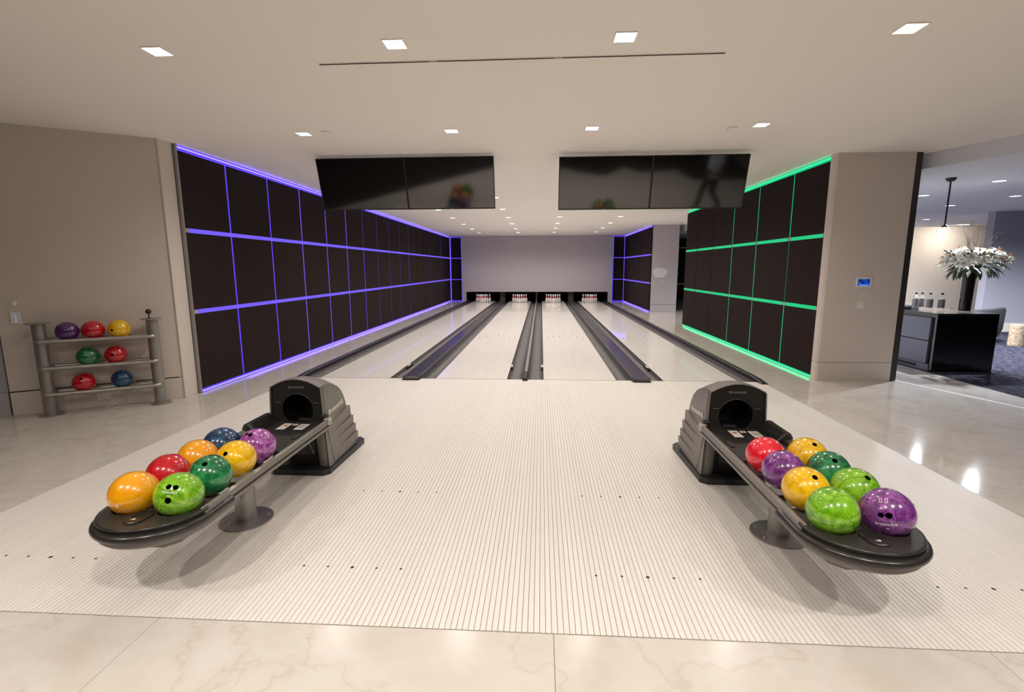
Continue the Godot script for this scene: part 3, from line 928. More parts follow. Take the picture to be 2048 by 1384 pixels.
func on_ball(text: String, height: float, el: float, az := 0.0, serif := true) -> ArrayMesh:
	# lettering bent onto the ball
	var a := letters(text, height, 0.0006, serif).surface_get_arrays(0)
	var R := 0.1091
	var vs := PackedVector3Array()
	var ns := PackedVector3Array()
	for v in a[Mesh.ARRAY_VERTEX]:
		var d := dir_at(el + v.y / R, az + v.x / R / cos(el))
		vs.append(d * (R + 0.0003 + v.z)); ns.append(d)
	var arr := []
	arr.resize(Mesh.ARRAY_MAX)
	arr[Mesh.ARRAY_VERTEX] = vs; arr[Mesh.ARRAY_NORMAL] = ns; arr[Mesh.ARRAY_INDEX] = a[Mesh.ARRAY_INDEX]
	var m := ArrayMesh.new()
	m.add_surface_from_arrays(Mesh.PRIMITIVE_TRIANGLES, arr)
	return m

func ball(at: Vector3, col: String, label: String, group: String, kind: String, face: Vector3, up := Vector3.UP, marks := []) -> void:
	# face: where the middle of the drilled side points; kind: which holes it has
	var o := thing("bowling_ball", label, "bowling ball", at, group)
	var z := face.normalized()
	var y := (up - z * z.dot(up)).normalized()
	o.basis = Basis(y.cross(z), y, z)
	part(o, "shell", drilled[kind][0], M[col])
	part(o, "finger_holes", drilled[kind][1], M.tunnel_black)
	for m in marks:
		if m is Array and m[0] == "box":   # an outlined bar printed on the ball
			var mb := MB.new()
			var fx := func(x0, x1, y0, y1) -> void:
				var R := 0.1094
				for k in 8:
					var ya := lerpf(y0, y1, k / 8.0)
					var yb := lerpf(y0, y1, (k + 1) / 8.0)
					var q := []
					for w in [[x0, ya], [x1, ya], [x1, yb], [x0, yb]]: q.append(dir_at(w[1], w[0] / cos(w[1])) * R)
					mb.quad(q[0], q[1], q[2], q[3])
			var x: float = m[1]
			var e: float = m[2]
			fx.call(x - 0.05, x - 0.032, e - 0.10, e + 0.10)
			fx.call(x + 0.032, x + 0.05, e - 0.10, e + 0.10)
			fx.call(x - 0.032, x + 0.032, e - 0.10, e - 0.082)
			fx.call(x - 0.032, x + 0.032, e + 0.082, e + 0.10)
			part(o, "printed_mark", mb.done(), M.label_white)
		elif m is Array and m[0] == "tab":
			var d := dir_at(m[2], m[1])
			var tx := Vector3.UP.cross(d).normalized()
			part(o, "printed_mark", MB.new().box(Vector3.ZERO, Vector3(m[3], m[4], 0.0008), 0, Transform3D(Basis(tx, d.cross(tx), d), d * 0.1091)).done(), M.label_white)
		else:
			part(o, "lettering", on_ball(m[0], m[1], m[2], m[3] if m.size() > 3 else 0.0), M[m[4] if m.size() > 4 else "label_white"])

# ---------------------------------------------------------------- ball returns
func hood_y(zb: float) -> float:
	var t := [[0.0, 0.71], [0.08, 0.712], [0.16, 0.70], [0.24, 0.676], [0.31, 0.645], [0.365, 0.605], [0.40, 0.56], [0.425, 0.50], [0.445, 0.41], [0.505, 0.24], [0.575, 0.062]]
	for i in t.size() - 1:
		if zb <= t[i + 1][0]:
			return lerpf(t[i][1], t[i + 1][1], (zb - t[i][0]) / (t[i + 1][0] - t[i][0]))
	return 0.062

func hood_x(y: float) -> float:
	return 0.20 + 0.033 * (1.0 - clampf((y - 0.05) / 0.66, 0, 1))

func hood_section(zb: float, grow := 0.0) -> Array:
	var ys := hood_y(zb)
	var rise := 0.055 * clampf((ys - 0.1) / 0.5, 0.0, 1.0)
	var o := []
	for i in 6: 
		var y := lerpf(0.05, ys - 0.02, i / 5.0)
		o.append(Vector3(-hood_x(y) - grow, y, -zb))
	var xs := hood_x(ys) + grow
	o.append(Vector3(-xs + 0.006, ys - 0.006, -zb))
	for i in 13:
		var u := -1.0 + i / 6.0
		o.append(Vector3(u * (xs - 0.02), ys + rise * (1.0 - u * u), -zb))
	o.append(Vector3(xs - 0.006, ys - 0.006, -zb))
	for i in 6:
		var y := lerpf(ys - 0.02, 0.05, i / 5.0)
		o.append(Vector3(hood_x(y) + grow, y, -zb))
	return o

func ball_return(x0: float, s: float, where: String) -> void:
	# local frame: origin on the floor below the hood's face, +z towards the viewer; s: the side (-1 left, 1 right) away from the middle
	var o := thing("ball_return", "grey and black bowling ball return with hood and rail tray, %s" % where, "ball return", Vector3(x0, 0, 3.37), "pair of ball returns on the approach")
	var dn := Transform3D(Basis(Vector3.RIGHT, Vector3(0, 0, 1), Vector3.DOWN), Vector3.ZERO)
	# base plate
	var bp := Geometry2D.offset_polygon(PackedVector2Array([Vector2(-0.20, 0.01), Vector2(0.20, 0.01), Vector2(0.22, -0.68), Vector2(-0.22, -0.68)]), 0.045, Geometry2D.JOIN_ROUND)[0]
	part(o, "base_plate", MB.new().prism(bp, 0.045, dn.translated(Vector3(0, 0.0455, 0))).done(30), M.base_black)
	# hood shell
	var rows := []
	for z in [0.0, 0.04, 0.08, 0.12, 0.16, 0.20, 0.24, 0.28, 0.31, 0.34, 0.365, 0.385, 0.40, 0.415, 0.425, 0.435, 0.445, 0.475, 0.505, 0.54, 0.575]:
		rows.append(hood_section(z))
	var hood := part(o, "hood", MB.new().loft(rows).done(40), M.hood_grey)
	# lip round the face
	var sec := hood_section(0.0)
	var lip := []
	for q in sec:
		if q.y > 0.36: lip.append(q + Vector3(0, 0, 0.004))
	part(hood, "face_lip", MB.new().tube(lip, 0.006, 6).done(60), M.hood_grey)
	part(hood, "seam_line", MB.new().tube([Vector3(hood_x(0.70) + 0.0005, 0.70, -0.03), Vector3(hood_x(0.37) + 0.001, 0.37, -0.03), Vector3(hood_x(0.06) + 0.001, 0.06, -0.10)], 0.0018, 5).done(), M.rubber)
	part(hood, "seam_line", MB.new().tube([Vector3(-hood_x(0.70) - 0.0005, 0.70, -0.03), Vector3(-hood_x(0.37) - 0.001, 0.37, -0.03), Vector3(-hood_x(0.06) - 0.001, 0.06, -0.10)], 0.0018, 5).done(), M.rubber)
	# four stepped fins on each flank
	var fl := [[0.0, 0.366, 0.455, 0.432], [0.045, 0.292, 0.51, 0.328], [0.075, 0.214, 0.545, 0.243], [0.11, 0.134, 0.58, 0.160], [0.2, 0.06, 0.60, 0.075]]
	for sd in [-1.0, 1.0]:
		for k in 4:
			var a = fl[k]
			var b = fl[k + 1]
			var A := Vector3(sd * (hood_x(a[1]) - 0.004), a[1], -a[0] - 0.02)
			var Bt := Vector3(sd * (hood_x(a[3]) + 0.024), a[3], -a[2])
			var Bl := Vector3(sd * (hood_x(b[3]) + 0.008), b[3] + 0.004, -b[2] + 0.012)
			var C := Vector3(sd * (hood_x(b[1]) - 0.004), b[1], -b[0] - 0.02)
			var inn := Vector3(-sd * 0.05, 0, 0)
			var mb := MB.new()
			var oc := (A + Bt + Bl + C) / 4 + inn * 0.5
			mb.oquad(A, Bt, Bl, C, oc)
			mb.oquad(A + inn, Bt + inn, Bl + inn, C + inn, oc)
			mb.oquad(A, Bt, Bt + inn, A + inn, oc)
			mb.oquad(Bt, Bl, Bl + inn, Bt + inn, oc)
			mb.oquad(Bl, C, C + inn, Bl + inn, oc)
			part(hood, "fin", mb.done(10), M.hood_grey)
		var nm := part(hood, "nameplate", letters("Brunswick", 0.054, 0.004), M.chrome)
		nm.basis = Basis(Vector3.UP, sd * PI / 2) * Basis(Vector3(0, 0, 1), 0.08)
		nm.position = Vector3(sd * (hood_x(0.48) + 0.002), 0.487, -0.225)
	# face with round ball mouth
	var cy := 0.517
	var R := 0.128
	var outline := PackedVector2Array()
	for q in hood_section(0.0, -0.004):
		if q.y > 0.385: outline.append(Vector2(q.x, q.y - 0.004))
	outline.append(Vector2(hood_x(0.372) - 0.005, 0.372)); outline.insert(0, Vector2(-hood_x(0.372) + 0.005, 0.372))
	var fm := MB.new()
	var n := 96
	var ou := []
	for i in n:
		var d := Vector2(cos(TAU * i / n), sin(TAU * i / n))
		var best := 9.0
		for j in outline.size():
			var hit = Geometry2D.segment_intersects_segment(Vector2(0, cy), Vector2(0, cy) + d, outline[j], outline[(j + 1) % outline.size()])
			if hit != null: best = minf(best, (hit - Vector2(0, cy)).length())
		ou.append(Vector2(0, cy) + d * best)
	for i in n:
		var j := (i + 1) % n
		var c0 := Vector2(cos(TAU * i / n), sin(TAU * i / n)) * R + Vector2(0, cy)
		var c1 := Vector2(cos(TAU * j / n), sin(TAU * j / n)) * R + Vector2(0, cy)
		fm.quad(Vector3(c0.x, c0.y, -0.016), Vector3(ou[i].x, ou[i].y, -0.010), Vector3(ou[j].x, ou[j].y, -0.010), Vector3(c1.x, c1.y, -0.016))
	var face := part(o, "face_panel", fm.done(20), M.hood_black)
	var mouth := MB.new()
	mouth.lathe([Vector2(0.0, -0.36), Vector2(0.115, -0.36), Vector2(R, -0.30)], 40, Transform3D(Basis(Vector3.RIGHT, Vector3(0, 0, -1), Vector3.UP), Vector3(0, cy, 0)).rotated_local(Vector3.UP, 0.0))
	var tb := MB.new()
	for i in 40:
		var t0 := TAU * i / 40
		var t1 := TAU * (i + 1) / 40
		var p0 := Vector3(cos(t0) * R, cy + sin(t0) * R, -0.016)
		var p1 := Vector3(cos(t1) * R, cy + sin(t1) * R, -0.016)
		var bk := Vector3(0, 0, -0.28)
		tb.quad(p0, p1, p1 + bk, p0 + bk)
		tb.tri(p0 + bk, p1 + bk, Vector3(0, cy, -0.296))
	part(face, "ball_mouth", tb.done(40), M.tunnel_black)
	var rim := []
	for i in 41: rim.append(Vector3(cos(TAU * i / 40) * R, cy + sin(TAU * i / 40) * R, -0.015))
	part(face, "mouth_rim", MB.new().tube(rim, 0.005, 6, false).done(60), M.nose_black)
	var ft := part(face, "lettering", letters("Brunswick", 0.024, 0.002), M.steel_grey)
	ft.position = Vector3(0, 0.70, -0.009)
	for k in [-1.0, 1.0]:
		part(face, "relief_line", bx(Vector3(0.045, 0.003, 0.003)), M.steel_grey, Vector3(k * 0.15, 0.575, -0.010))
	part(face, "roller", MB.new().tube([Vector3(-0.05, 0.40, -0.13), Vector3(0.05, 0.40, -0.13)], 0.018, 10).done(), M.rubber)
	# recessed lower front with columns
	var low := part(o, "lower_front", span(Vector3(-0.215, 0.045, -0.30), Vector3(0.215, 0.374, -0.07), 0.004), M.hood_black)
	part(low, "access_panel", span(Vector3(-0.09, 0.12, -0.075), Vector3(0.10, 0.36, -0.062), 0.006), M.nose_black)
	part(low, "panel_crease", MB.new().tube([Vector3(0.03, 0.36, -0.060), Vector3(0.045, 0.24, -0.058), Vector3(0.085, 0.135, -0.060)], 0.004, 6).done(), M.steel_grey)
	for k in [-1.0, 1.0]:
		var col := []
		for i in 7:
			var y := lerpf(0.045, 0.385, i / 6.0)
			col.append(Vector3(k * (hood_x(y) - 0.054), y, -0.058 - 0.02 * (1 - i / 6.0)))
		part(low, "corner_column", MB.new().tube(col, 0.056, 18).done(50), M.hood_grey)
	# tray: side rails, middle rail, plate
	var prof := PackedVector2Array([Vector2(0.199, 0.372), Vector2(0.25, 0.372), Vector2(0.260, 0.384), Vector2(0.260, 0.394), Vector2(0.245, 0.398), Vector2(0.245, 0.409), Vector2(0.260, 0.413), Vector2(0.252, 0.440), Vector2(0.232, 0.446), Vector2(0.221, 0.438), Vector2(0.199, 0.420)])
	for k in [-1.0, 1.0]:
		var pp := PackedVector2Array()
		for q in prof: pp.append(Vector2(q.x * k, q.y))
		var r := part(o, "side_rail", MB.new().prism(pp, 1.44, Transform3D(Basis.IDENTITY, Vector3(0, 0, -0.01))).done(15), M.rail_satin)
		part(r, "groove_insert", span(Vector3(k * 0.2445, 0.398, 0.0), Vector3(k * 0.248, 0.409, 1.42)), M.rubber)
		part(r, "running_strip", span(Vector3(k * 0.197, 0.412, 0.08), Vector3(k * 0.203, 0.421, 1.40), 0.001), M.steel)
		part(r, "end_clamp", span(Vector3(k * 0.215, 0.40, -0.02), Vector3(k * 0.268, 0.462, 0.03), 0.01), M.steel)
		part(r, "clamp_knob", MB.new().tube([Vector3(k * 0.20, 0.468, 0.0), Vector3(k * 0.24, 0.468, 0.0)], 0.022, 14).done(50), M.rubber)
		part(r, "clamp_bolt", MB.new().tube([Vector3(k * 0.262, 0.43, 0.012), Vector3(k * 0.276, 0.43, 0.012)], 0.008, 8).done(), M.chrome)
	part(o, "middle_rail", span(Vector3(-0.032, 0.385, 0.5), Vector3(0.032, 0.419, 1.36), 0.005), M.nose_top)
	var pl := part(o, "tray_plate", span(Vector3(-0.19, 0.395, -0.015), Vector3(0.19, 0.424, 0.62), 0.003), M.nose_top)
	part(pl, "cross_bar", span(Vector3(-0.19, 0.365, 1.0), Vector3(0.19, 0.383, 1.04), 0.003), M.rubber)
	part(pl, "warning_sticker", bx(Vector3(0.065, 0.0012, 0.14)), M.label_white, Vector3(-0.045, 0.4246, 0.12), "white sticker")
	part(pl, "sticker_print", bx(Vector3(0.03, 0.0008, 0.02)), M.label_red, Vector3(-0.045, 0.4255, 0.10))
	part(pl, "warning_sticker", bx(Vector3(0.07, 0.0012, 0.13)), M.label_white, Vector3(0.095, 0.4246, 0.125), "white sticker")
	for k in 4:
		part(pl, "sticker_print", bx(Vector3(0.045, 0.0008, 0.006)), M.label_print, Vector3(0.097, 0.4255, 0.095 + k * 0.018))
	part(pl, "warning_sticker", bx(Vector3(0.04, 0.0012, 0.035)), M.label_white, Vector3(0.022, 0.4246, 0.075))
	part(pl, "sticker_print", bx(Vector3(0.014, 0.0008, 0.012)), M.label_red, Vector3(0.022, 0.4255, 0.075))
	part(pl, "latch", span(Vector3(-s * 0.182, 0.424, 0.30), Vector3(-s * 0.155, 0.436, 0.40), 0.004), M.rubber)
	# ribbed black guard over the outer rail
	var gd := part(o, "rail_guard", MB.new().prism(PackedVector2Array([Vector2(s * 0.15, 0.425), Vector2(s * 0.262, 0.425), Vector2(s * 0.268, 0.46), Vector2(s * 0.25, 0.492), Vector2(s * 0.222, 0.496), Vector2(s * 0.165, 0.445)]), 0.30, Transform3D(Basis.IDENTITY, Vector3(0, 0, 0.0)), 0.006).done(25), M.nose_black)
	for k in 4:
		var u := 0.2 + 0.2 * k
		var q := Vector2(s * 0.165, 0.445).lerp(Vector2(s * 0.222, 0.496), u)
		part(gd, "guard_rib", MB.new().tube([Vector3(q.x, q.y + 0.002, 0.02), Vector3(q.x, q.y + 0.002, 0.27)], 0.0045, 6).done(), M.rubber)
	part(gd, "guard_end", MB.new().prism(PackedVector2Array([Vector2(s * 0.19, 0.425), Vector2(s * 0.262, 0.425), Vector2(s * 0.262, 0.45), Vector2(s * 0.24, 0.462), Vector2(s * 0.20, 0.45)]), 0.22, Transform3D(Basis.IDENTITY, Vector3(0, 0, 0.295)), 0.004).done(25), M.nose_black)
	# rounded nose
	var nose := PackedVector2Array()
	for i in 33:
		var a := PI * i / 32
		nose.append(Vector2(-cos(a) * 0.250, 1.405 + sin(a) * 0.238))
	nose.append(Vector2(0.250, 1.395)); nose.append(Vector2(-0.250, 1.395))
	var cut := nose
	for k in [-1.0, 1.0]:
		var r := Geometry2D.clip_polygons(cut, ring_poly(28, 0.096, Vector2(k * 0.118, 1.415)))
		cut = r[0]
		for q in r:
			if q.size() > cut.size(): cut = q
	var ns := part(o, "nose", MB.new().prism(cut, 0.036, dn.translated(Vector3(0, 0.443, 0))).done(30), M.nose_top)
	var ro := []
	for i in 41:
		var a := PI * i / 40
		ro.append(Vector3(-cos(a) * 0.250, 0.437, 1.405 + sin(a) * 0.238))
	part(ns, "top_rim", MB.new().tube(ro, 0.008, 8).done(60), M.nose_black)
	var bo := []
	bo.append(Vector3(-0.262, 0.402, 1.24))
	for i in 41:
		var a := PI * i / 40
		bo.append(Vector3(-cos(a) * 0.260, 0.400, 1.405 + sin(a) * 0.248))
	bo.append(Vector3(0.262, 0.402, 1.24))
	part(ns, "bumper", MB.new().tube(bo, 0.021, 12).done(60), M.nose_black)
	var un := PackedVector2Array()
	for i in 33:
		var a := PI * i / 32
		un.append(Vector2(-cos(a) * 0.256, 1.405 + sin(a) * 0.245))
	un.append(Vector2(0.256, 1.16)); un.append(Vector2(-0.256, 1.16))
	part(ns, "belly", MB.new().prism(un, 0.05, dn.translated(Vector3(0, 0.394, 0)), 0.012).done(30), M.hood_grey)
	part(ns, "belly_pan", MB.new().prism(Geometry2D.offset_polygon(PackedVector2Array([Vector2(-0.12, 1.25), Vector2(0.12, 1.25), Vector2(0.12, 1.50), Vector2(-0.12, 1.50)]), 0.05, Geometry2D.JOIN_ROUND)[0], 0.045, dn.translated(Vector3(0, 0.35, 0))).done(30), M.hood_grey)
	# hand-drying vent on the nose
	var vp := Geometry2D.offset_polygon(PackedVector2Array([Vector2(-0.016, 1.482), Vector2(0.016, 1.482), Vector2(0.034, 1.51), Vector2(0.022, 1.575), Vector2(-0.022, 1.575), Vector2(-0.034, 1.51)]), 0.018, Geometry2D.JOIN_ROUND)[0]
	var vt := part(o, "hand_vent", MB.new().prism(vp, 0.014, dn.translated(Vector3(0, 0.452, 0)), 0.003).done(30), M.nose_black)
	for k in 6:
		part(vt, "vent_slot", bx(Vector3(0.066, 0.002, 0.006)), M.tunnel_black, Vector3(0, 0.4525, 1.482 + k * 0.0115))
	part(vt, "hand_symbol", bx(Vector3(0.010, 0.0012, 0.012), 0.0004), M.label_white, Vector3(0.002, 0.4525, 1.560))
	part(vt, "hand_symbol", bx(Vector3(0.003, 0.0012, 0.010), 0.0004), M.label_white, Vector3(-0.010, 0.4525, 1.561))
	# post
	var po := part(o, "post", MB.new().tube([Vector3(0, 0.005, 0.735), Vector3(0, 0.37, 0.735)], 0.062, 28).done(50), M.steel_grey)
	part(po, "flange", MB.new().lathe([Vector2(0, 0.012), Vector2(0.060, 0.012), Vector2(0.155, 0.010), Vector2(0.160, 0.006), Vector2(0.160, 0.0)], 40, Transform3D(Basis.IDENTITY, Vector3(0, 0, 0.735))).done(40), M.steel_grey)
	for a in [0.5, 2.6, 3.7, 5.8]:
		part(po, "flange_bolt", MB.new().lathe([Vector2(0.010, 0.009), Vector2(0.010, 0.016), Vector2(0.006, 0.019), Vector2(0, 0.019)], 10, Transform3D(Basis.IDENTITY, Vector3(cos(a) * 0.125, 0, 0.735 + sin(a) * 0.125))).done(), M.steel)
	part(po, "top_collar", span(Vector3(-0.10, 0.355, 0.66), Vector3(0.10, 0.386, 0.81), 0.004), M.rubber)
	part(po, "cross_arm", span(Vector3(-0.245, 0.36, 0.70), Vector3(0.245, 0.376, 0.77), 0.003), M.rubber)

func ball_returns() -> void:
	make_ball_mesh("three", [[0.26, -0.15, 0.0125], [0.26, 0.15, 0.0125], [-0.32, 0.0, 0.0145]])
	make_ball_mesh("one", [[0.0, 0.0, 0.0135]])
	make_ball_mesh("two", [[0.26, -0.14, 0.0115], [0.26, 0.14, 0.0135]])
	var X := 1.68
	ball_return(-X, -1.0, "left of the approach")
	ball_return(X, 1.0, "right of the approach")
	var zr := [4.785, 4.555, 4.328, 4.110]
	var y := 0.508
	var gl := "balls on the left ball return"
	var gr := "balls on the right ball return"
	var away := Vector3(-0.3, 0.1, -1.0)
	var a := -X - 0.114
	var b := -X + 0.120
	ball(Vector3(a, y, zr[0]), "ball_orange", "plain orange yellow bowling ball at the rounded end of the left return", gl, "one", away, Vector3.UP, [["tab", PI - 0.25, -0.02, 0.011, 0.016]])
	ball(Vector3(b, y, zr[0]), "ball_lime", "lime green bowling ball with three finger holes showing, front of the left return", gl, "three", Vector3(0.252, 0.474, 0.84), Vector3(0.06, 0.87, -0.49), [["Brunswick", 0.0125, 0.03, -0.02], ["XS", 0.011, -0.12, -0.02]])
	ball(Vector3(a, y, zr[1]), "ball_red", "deep red bowling ball between two orange ones on the left return", gl, "one", away)
	ball(Vector3(b, y, zr[1]), "ball_green", "dark green marbled bowling ball behind the lime ball, left return", gl, "one", Vector3(0.18, 0.81, 0.55))
	ball(Vector3(a, y, zr[2]), "ball_orange", "orange yellow bowling ball between the red and the blue ball", gl, "one", away, Vector3.UP, [["tab", PI - 0.05, 1.0, 0.014, 0.010]])
	ball(Vector3(b, y, zr[2]), "ball_yellow", "bright yellow bowling ball with one hole, beside the dark green ball, left return", gl, "one", Vector3(-0.03, 0.60, 0.80))
	ball(Vector3(a, y, zr[3]), "ball_teal", "dark blue and teal marbled bowling ball on the left return", gl, "one", away)
	ball(Vector3(b, y, zr[3]), "ball_orchid", "pinkish purple marbled bowling ball nearest the left hood", gl, "two", Vector3(-0.24, 0.68, 0.69))
	a = X - 0.117
	b = X + 0.122
	ball(Vector3(a, y, zr[0]), "ball_lime", "swirled lime green bowling ball without visible holes, end of the right return", gr, "one", away)
	ball(Vector3(b, y, zr[0]), "ball_purple", "purple bowling ball with two holes and pale print, end of the right return", gr, "two", Vector3(-0.58, 0.0, 0.815), Vector3(-0.17, 0.97, -0.12), [["Brunswick", 0.0155, -0.10], ["10", 0.010, -0.29, 0.03], ["box", -0.10, 0.86], ["box", 0.09, 0.86]])
	ball(Vector3(a, y, zr[1]), "ball_yellow", "yellow bowling ball between the lime and the purple one, right return", gr, "one", Vector3(0.05, 0.814, 0.578))
	ball(Vector3(b, y, zr[1]), "ball_lime", "lime green bowling ball with one dark hole, outer row of the right return", gr, "one", Vector3(0.15, 0.83, 0.54))
	ball(Vector3(a, y, zr[2]), "ball_purple", "purple marbled bowling ball between the yellow and the coral red ball", gr, "one", away)
	ball(Vector3(b, y, zr[2]), "ball_green", "dark green bowling ball with one hole, outer row of the right return", gr, "one", Vector3(-0.10, 0.80, 0.60))
	ball(Vector3(a, y, zr[3]), "ball_coral", "coral red bowling ball nearest the hood of the right return", gr, "one", away)
	ball(Vector3(b, y, zr[3]), "ball_yellow", "golden yellow bowling ball beside the coral red ball, right return", gr, "one", Vector3(0.05, 0.85, 0.52))

func rack() -> void:
	var A := Vector3(-5.243, 0, 2.0)
	var B := Vector3(-4.387, 0, 1.466)
	var d := (B - A).normalized()
	var nn := Vector3(-d.z, 0, d.x)     # out of the wall, towards the viewer
	if nn.z < 0: nn = -nn
	var L := (B - A).length()
	var o := thing("ball_rack", "brushed steel ball rack of two posts and three pairs of rails by the taupe wall", "ball rack")
	for k in 2:
		var P: Vector3 = [A, B][k]
		var po := part(o, "post", MB.new().lathe([Vector2(0.060, 0.006), Vector2(0.060, 1.03)], 28).done(50), M.steel_grey, P)
		part(po, "base_flange", MB.new().lathe([Vector2(0, 0.016), Vector2(0.06, 0.016), Vector2(0.105, 0.013), Vector2(0.112, 0.008), Vector2(0.112, 0.0)], 32).done(40), M.steel_grey)
		part(po, "top_disc", MB.new().lathe([Vector2(0, 1.028), Vector2(0.108, 1.028), Vector2(0.112, 1.032), Vector2(0.108, 1.037), Vector2(0, 1.040)], 32).done(40), M.steel_grey)
	var ry := [0.835, 0.537, 0.245]
	for y in ry:
		for s in [-1.0, 1.0]:
			var off: Vector3 = nn * 0.095 * s + Vector3(0, y, 0)
			var pts := [A + Vector3(0, y, 0) - d * 0.015 + nn * 0.03 * s]
			for i in 6:
				var a := PI / 2 * i / 5
				pts.append(A + off + d * (0.02 - 0.035 * cos(a)) - nn * s * 0.03 * (1 - sin(a)))
			for i in 6:
				var a := PI / 2 * (5 - i) / 5
				pts.append(B + off - d * (0.02 - 0.035 * cos(a)) - nn * s * 0.03 * (1 - sin(a)))
			pts.append(B + Vector3(0, y, 0) + d * 0.015 + nn * 0.03 * s)
			part(o, "rail", MB.new().tube(pts, 0.023, 14).done(60), M.steel)
	var g := "balls on the steel rack"
	var q := [[0.238, 0, "ball_plum", "dark purple bowling ball on the left of the rack's top shelf", Vector3(-0.3, 0.1, -1)],
		[0.462, 0, "ball_red", "red bowling ball in the middle of the rack's top shelf", Vector3(0.3, 0.0, -1)],
		[0.695, 0, "ball_yellow", "yellow bowling ball on the right of the rack's top shelf", Vector3(0.09, 0.0, 0.997)],
		[0.385, 1, "ball_green", "green marbled bowling ball on the rack's middle shelf", Vector3(-0.3, 0.1, -1)],
		[0.637, 1, "ball_red", "red bowling ball on the rack's middle shelf beside the green ball", Vector3(0.411, 0.168, 0.896)],
		[0.317, 2, "ball_red", "red bowling ball on the rack's bottom shelf", Vector3(0.402, 0.563, 0.722)],
		[0.666, 2, "ball_teal", "dark blue marbled bowling ball on the rack's bottom shelf", Vector3(-0.3, 0.2, -1)]]
	for b in q:
		ball(A + d * b[0] + Vector3(0, ry[b[1]] + 0.0945, 0), b[2], b[3], g, "one", b[4])
	# small camera on the right post
	var w := thing("webcam", "small round black camera on a stalk on top of the rack's right post", "camera", B + Vector3(0, 1.04, 0) - d * 0.02)
	part(w, "stalk", MB.new().tube([Vector3(0, 0, 0), Vector3(0, 0.055, 0)], 0.006, 8).done(), M.rubber)
	part(w, "foot", MB.new().lathe([Vector2(0.016, 0.0), Vector2(0.016, 0.004), Vector2(0.006, 0.008)], 12).done(), M.rubber)
	var sp := []
	for i in 13: sp.append(Vector2(sin(PI * i / 12) * 0.030, 0.078 - cos(PI * i / 12) * 0.030))
	part(w, "head", MB.new().lathe(sp, 20).done(60), M.nose_black)
	part(w, "lens", MB.new().lathe([Vector2(0.013, 0.0), Vector2(0.013, 0.032), Vector2(0, 0.033)], 14, Transform3D(Basis(Vector3.RIGHT, Vector3(0, 0, 1), Vector3.DOWN), Vector3(0, 0.078, 0))).done(), M.tunnel_black)

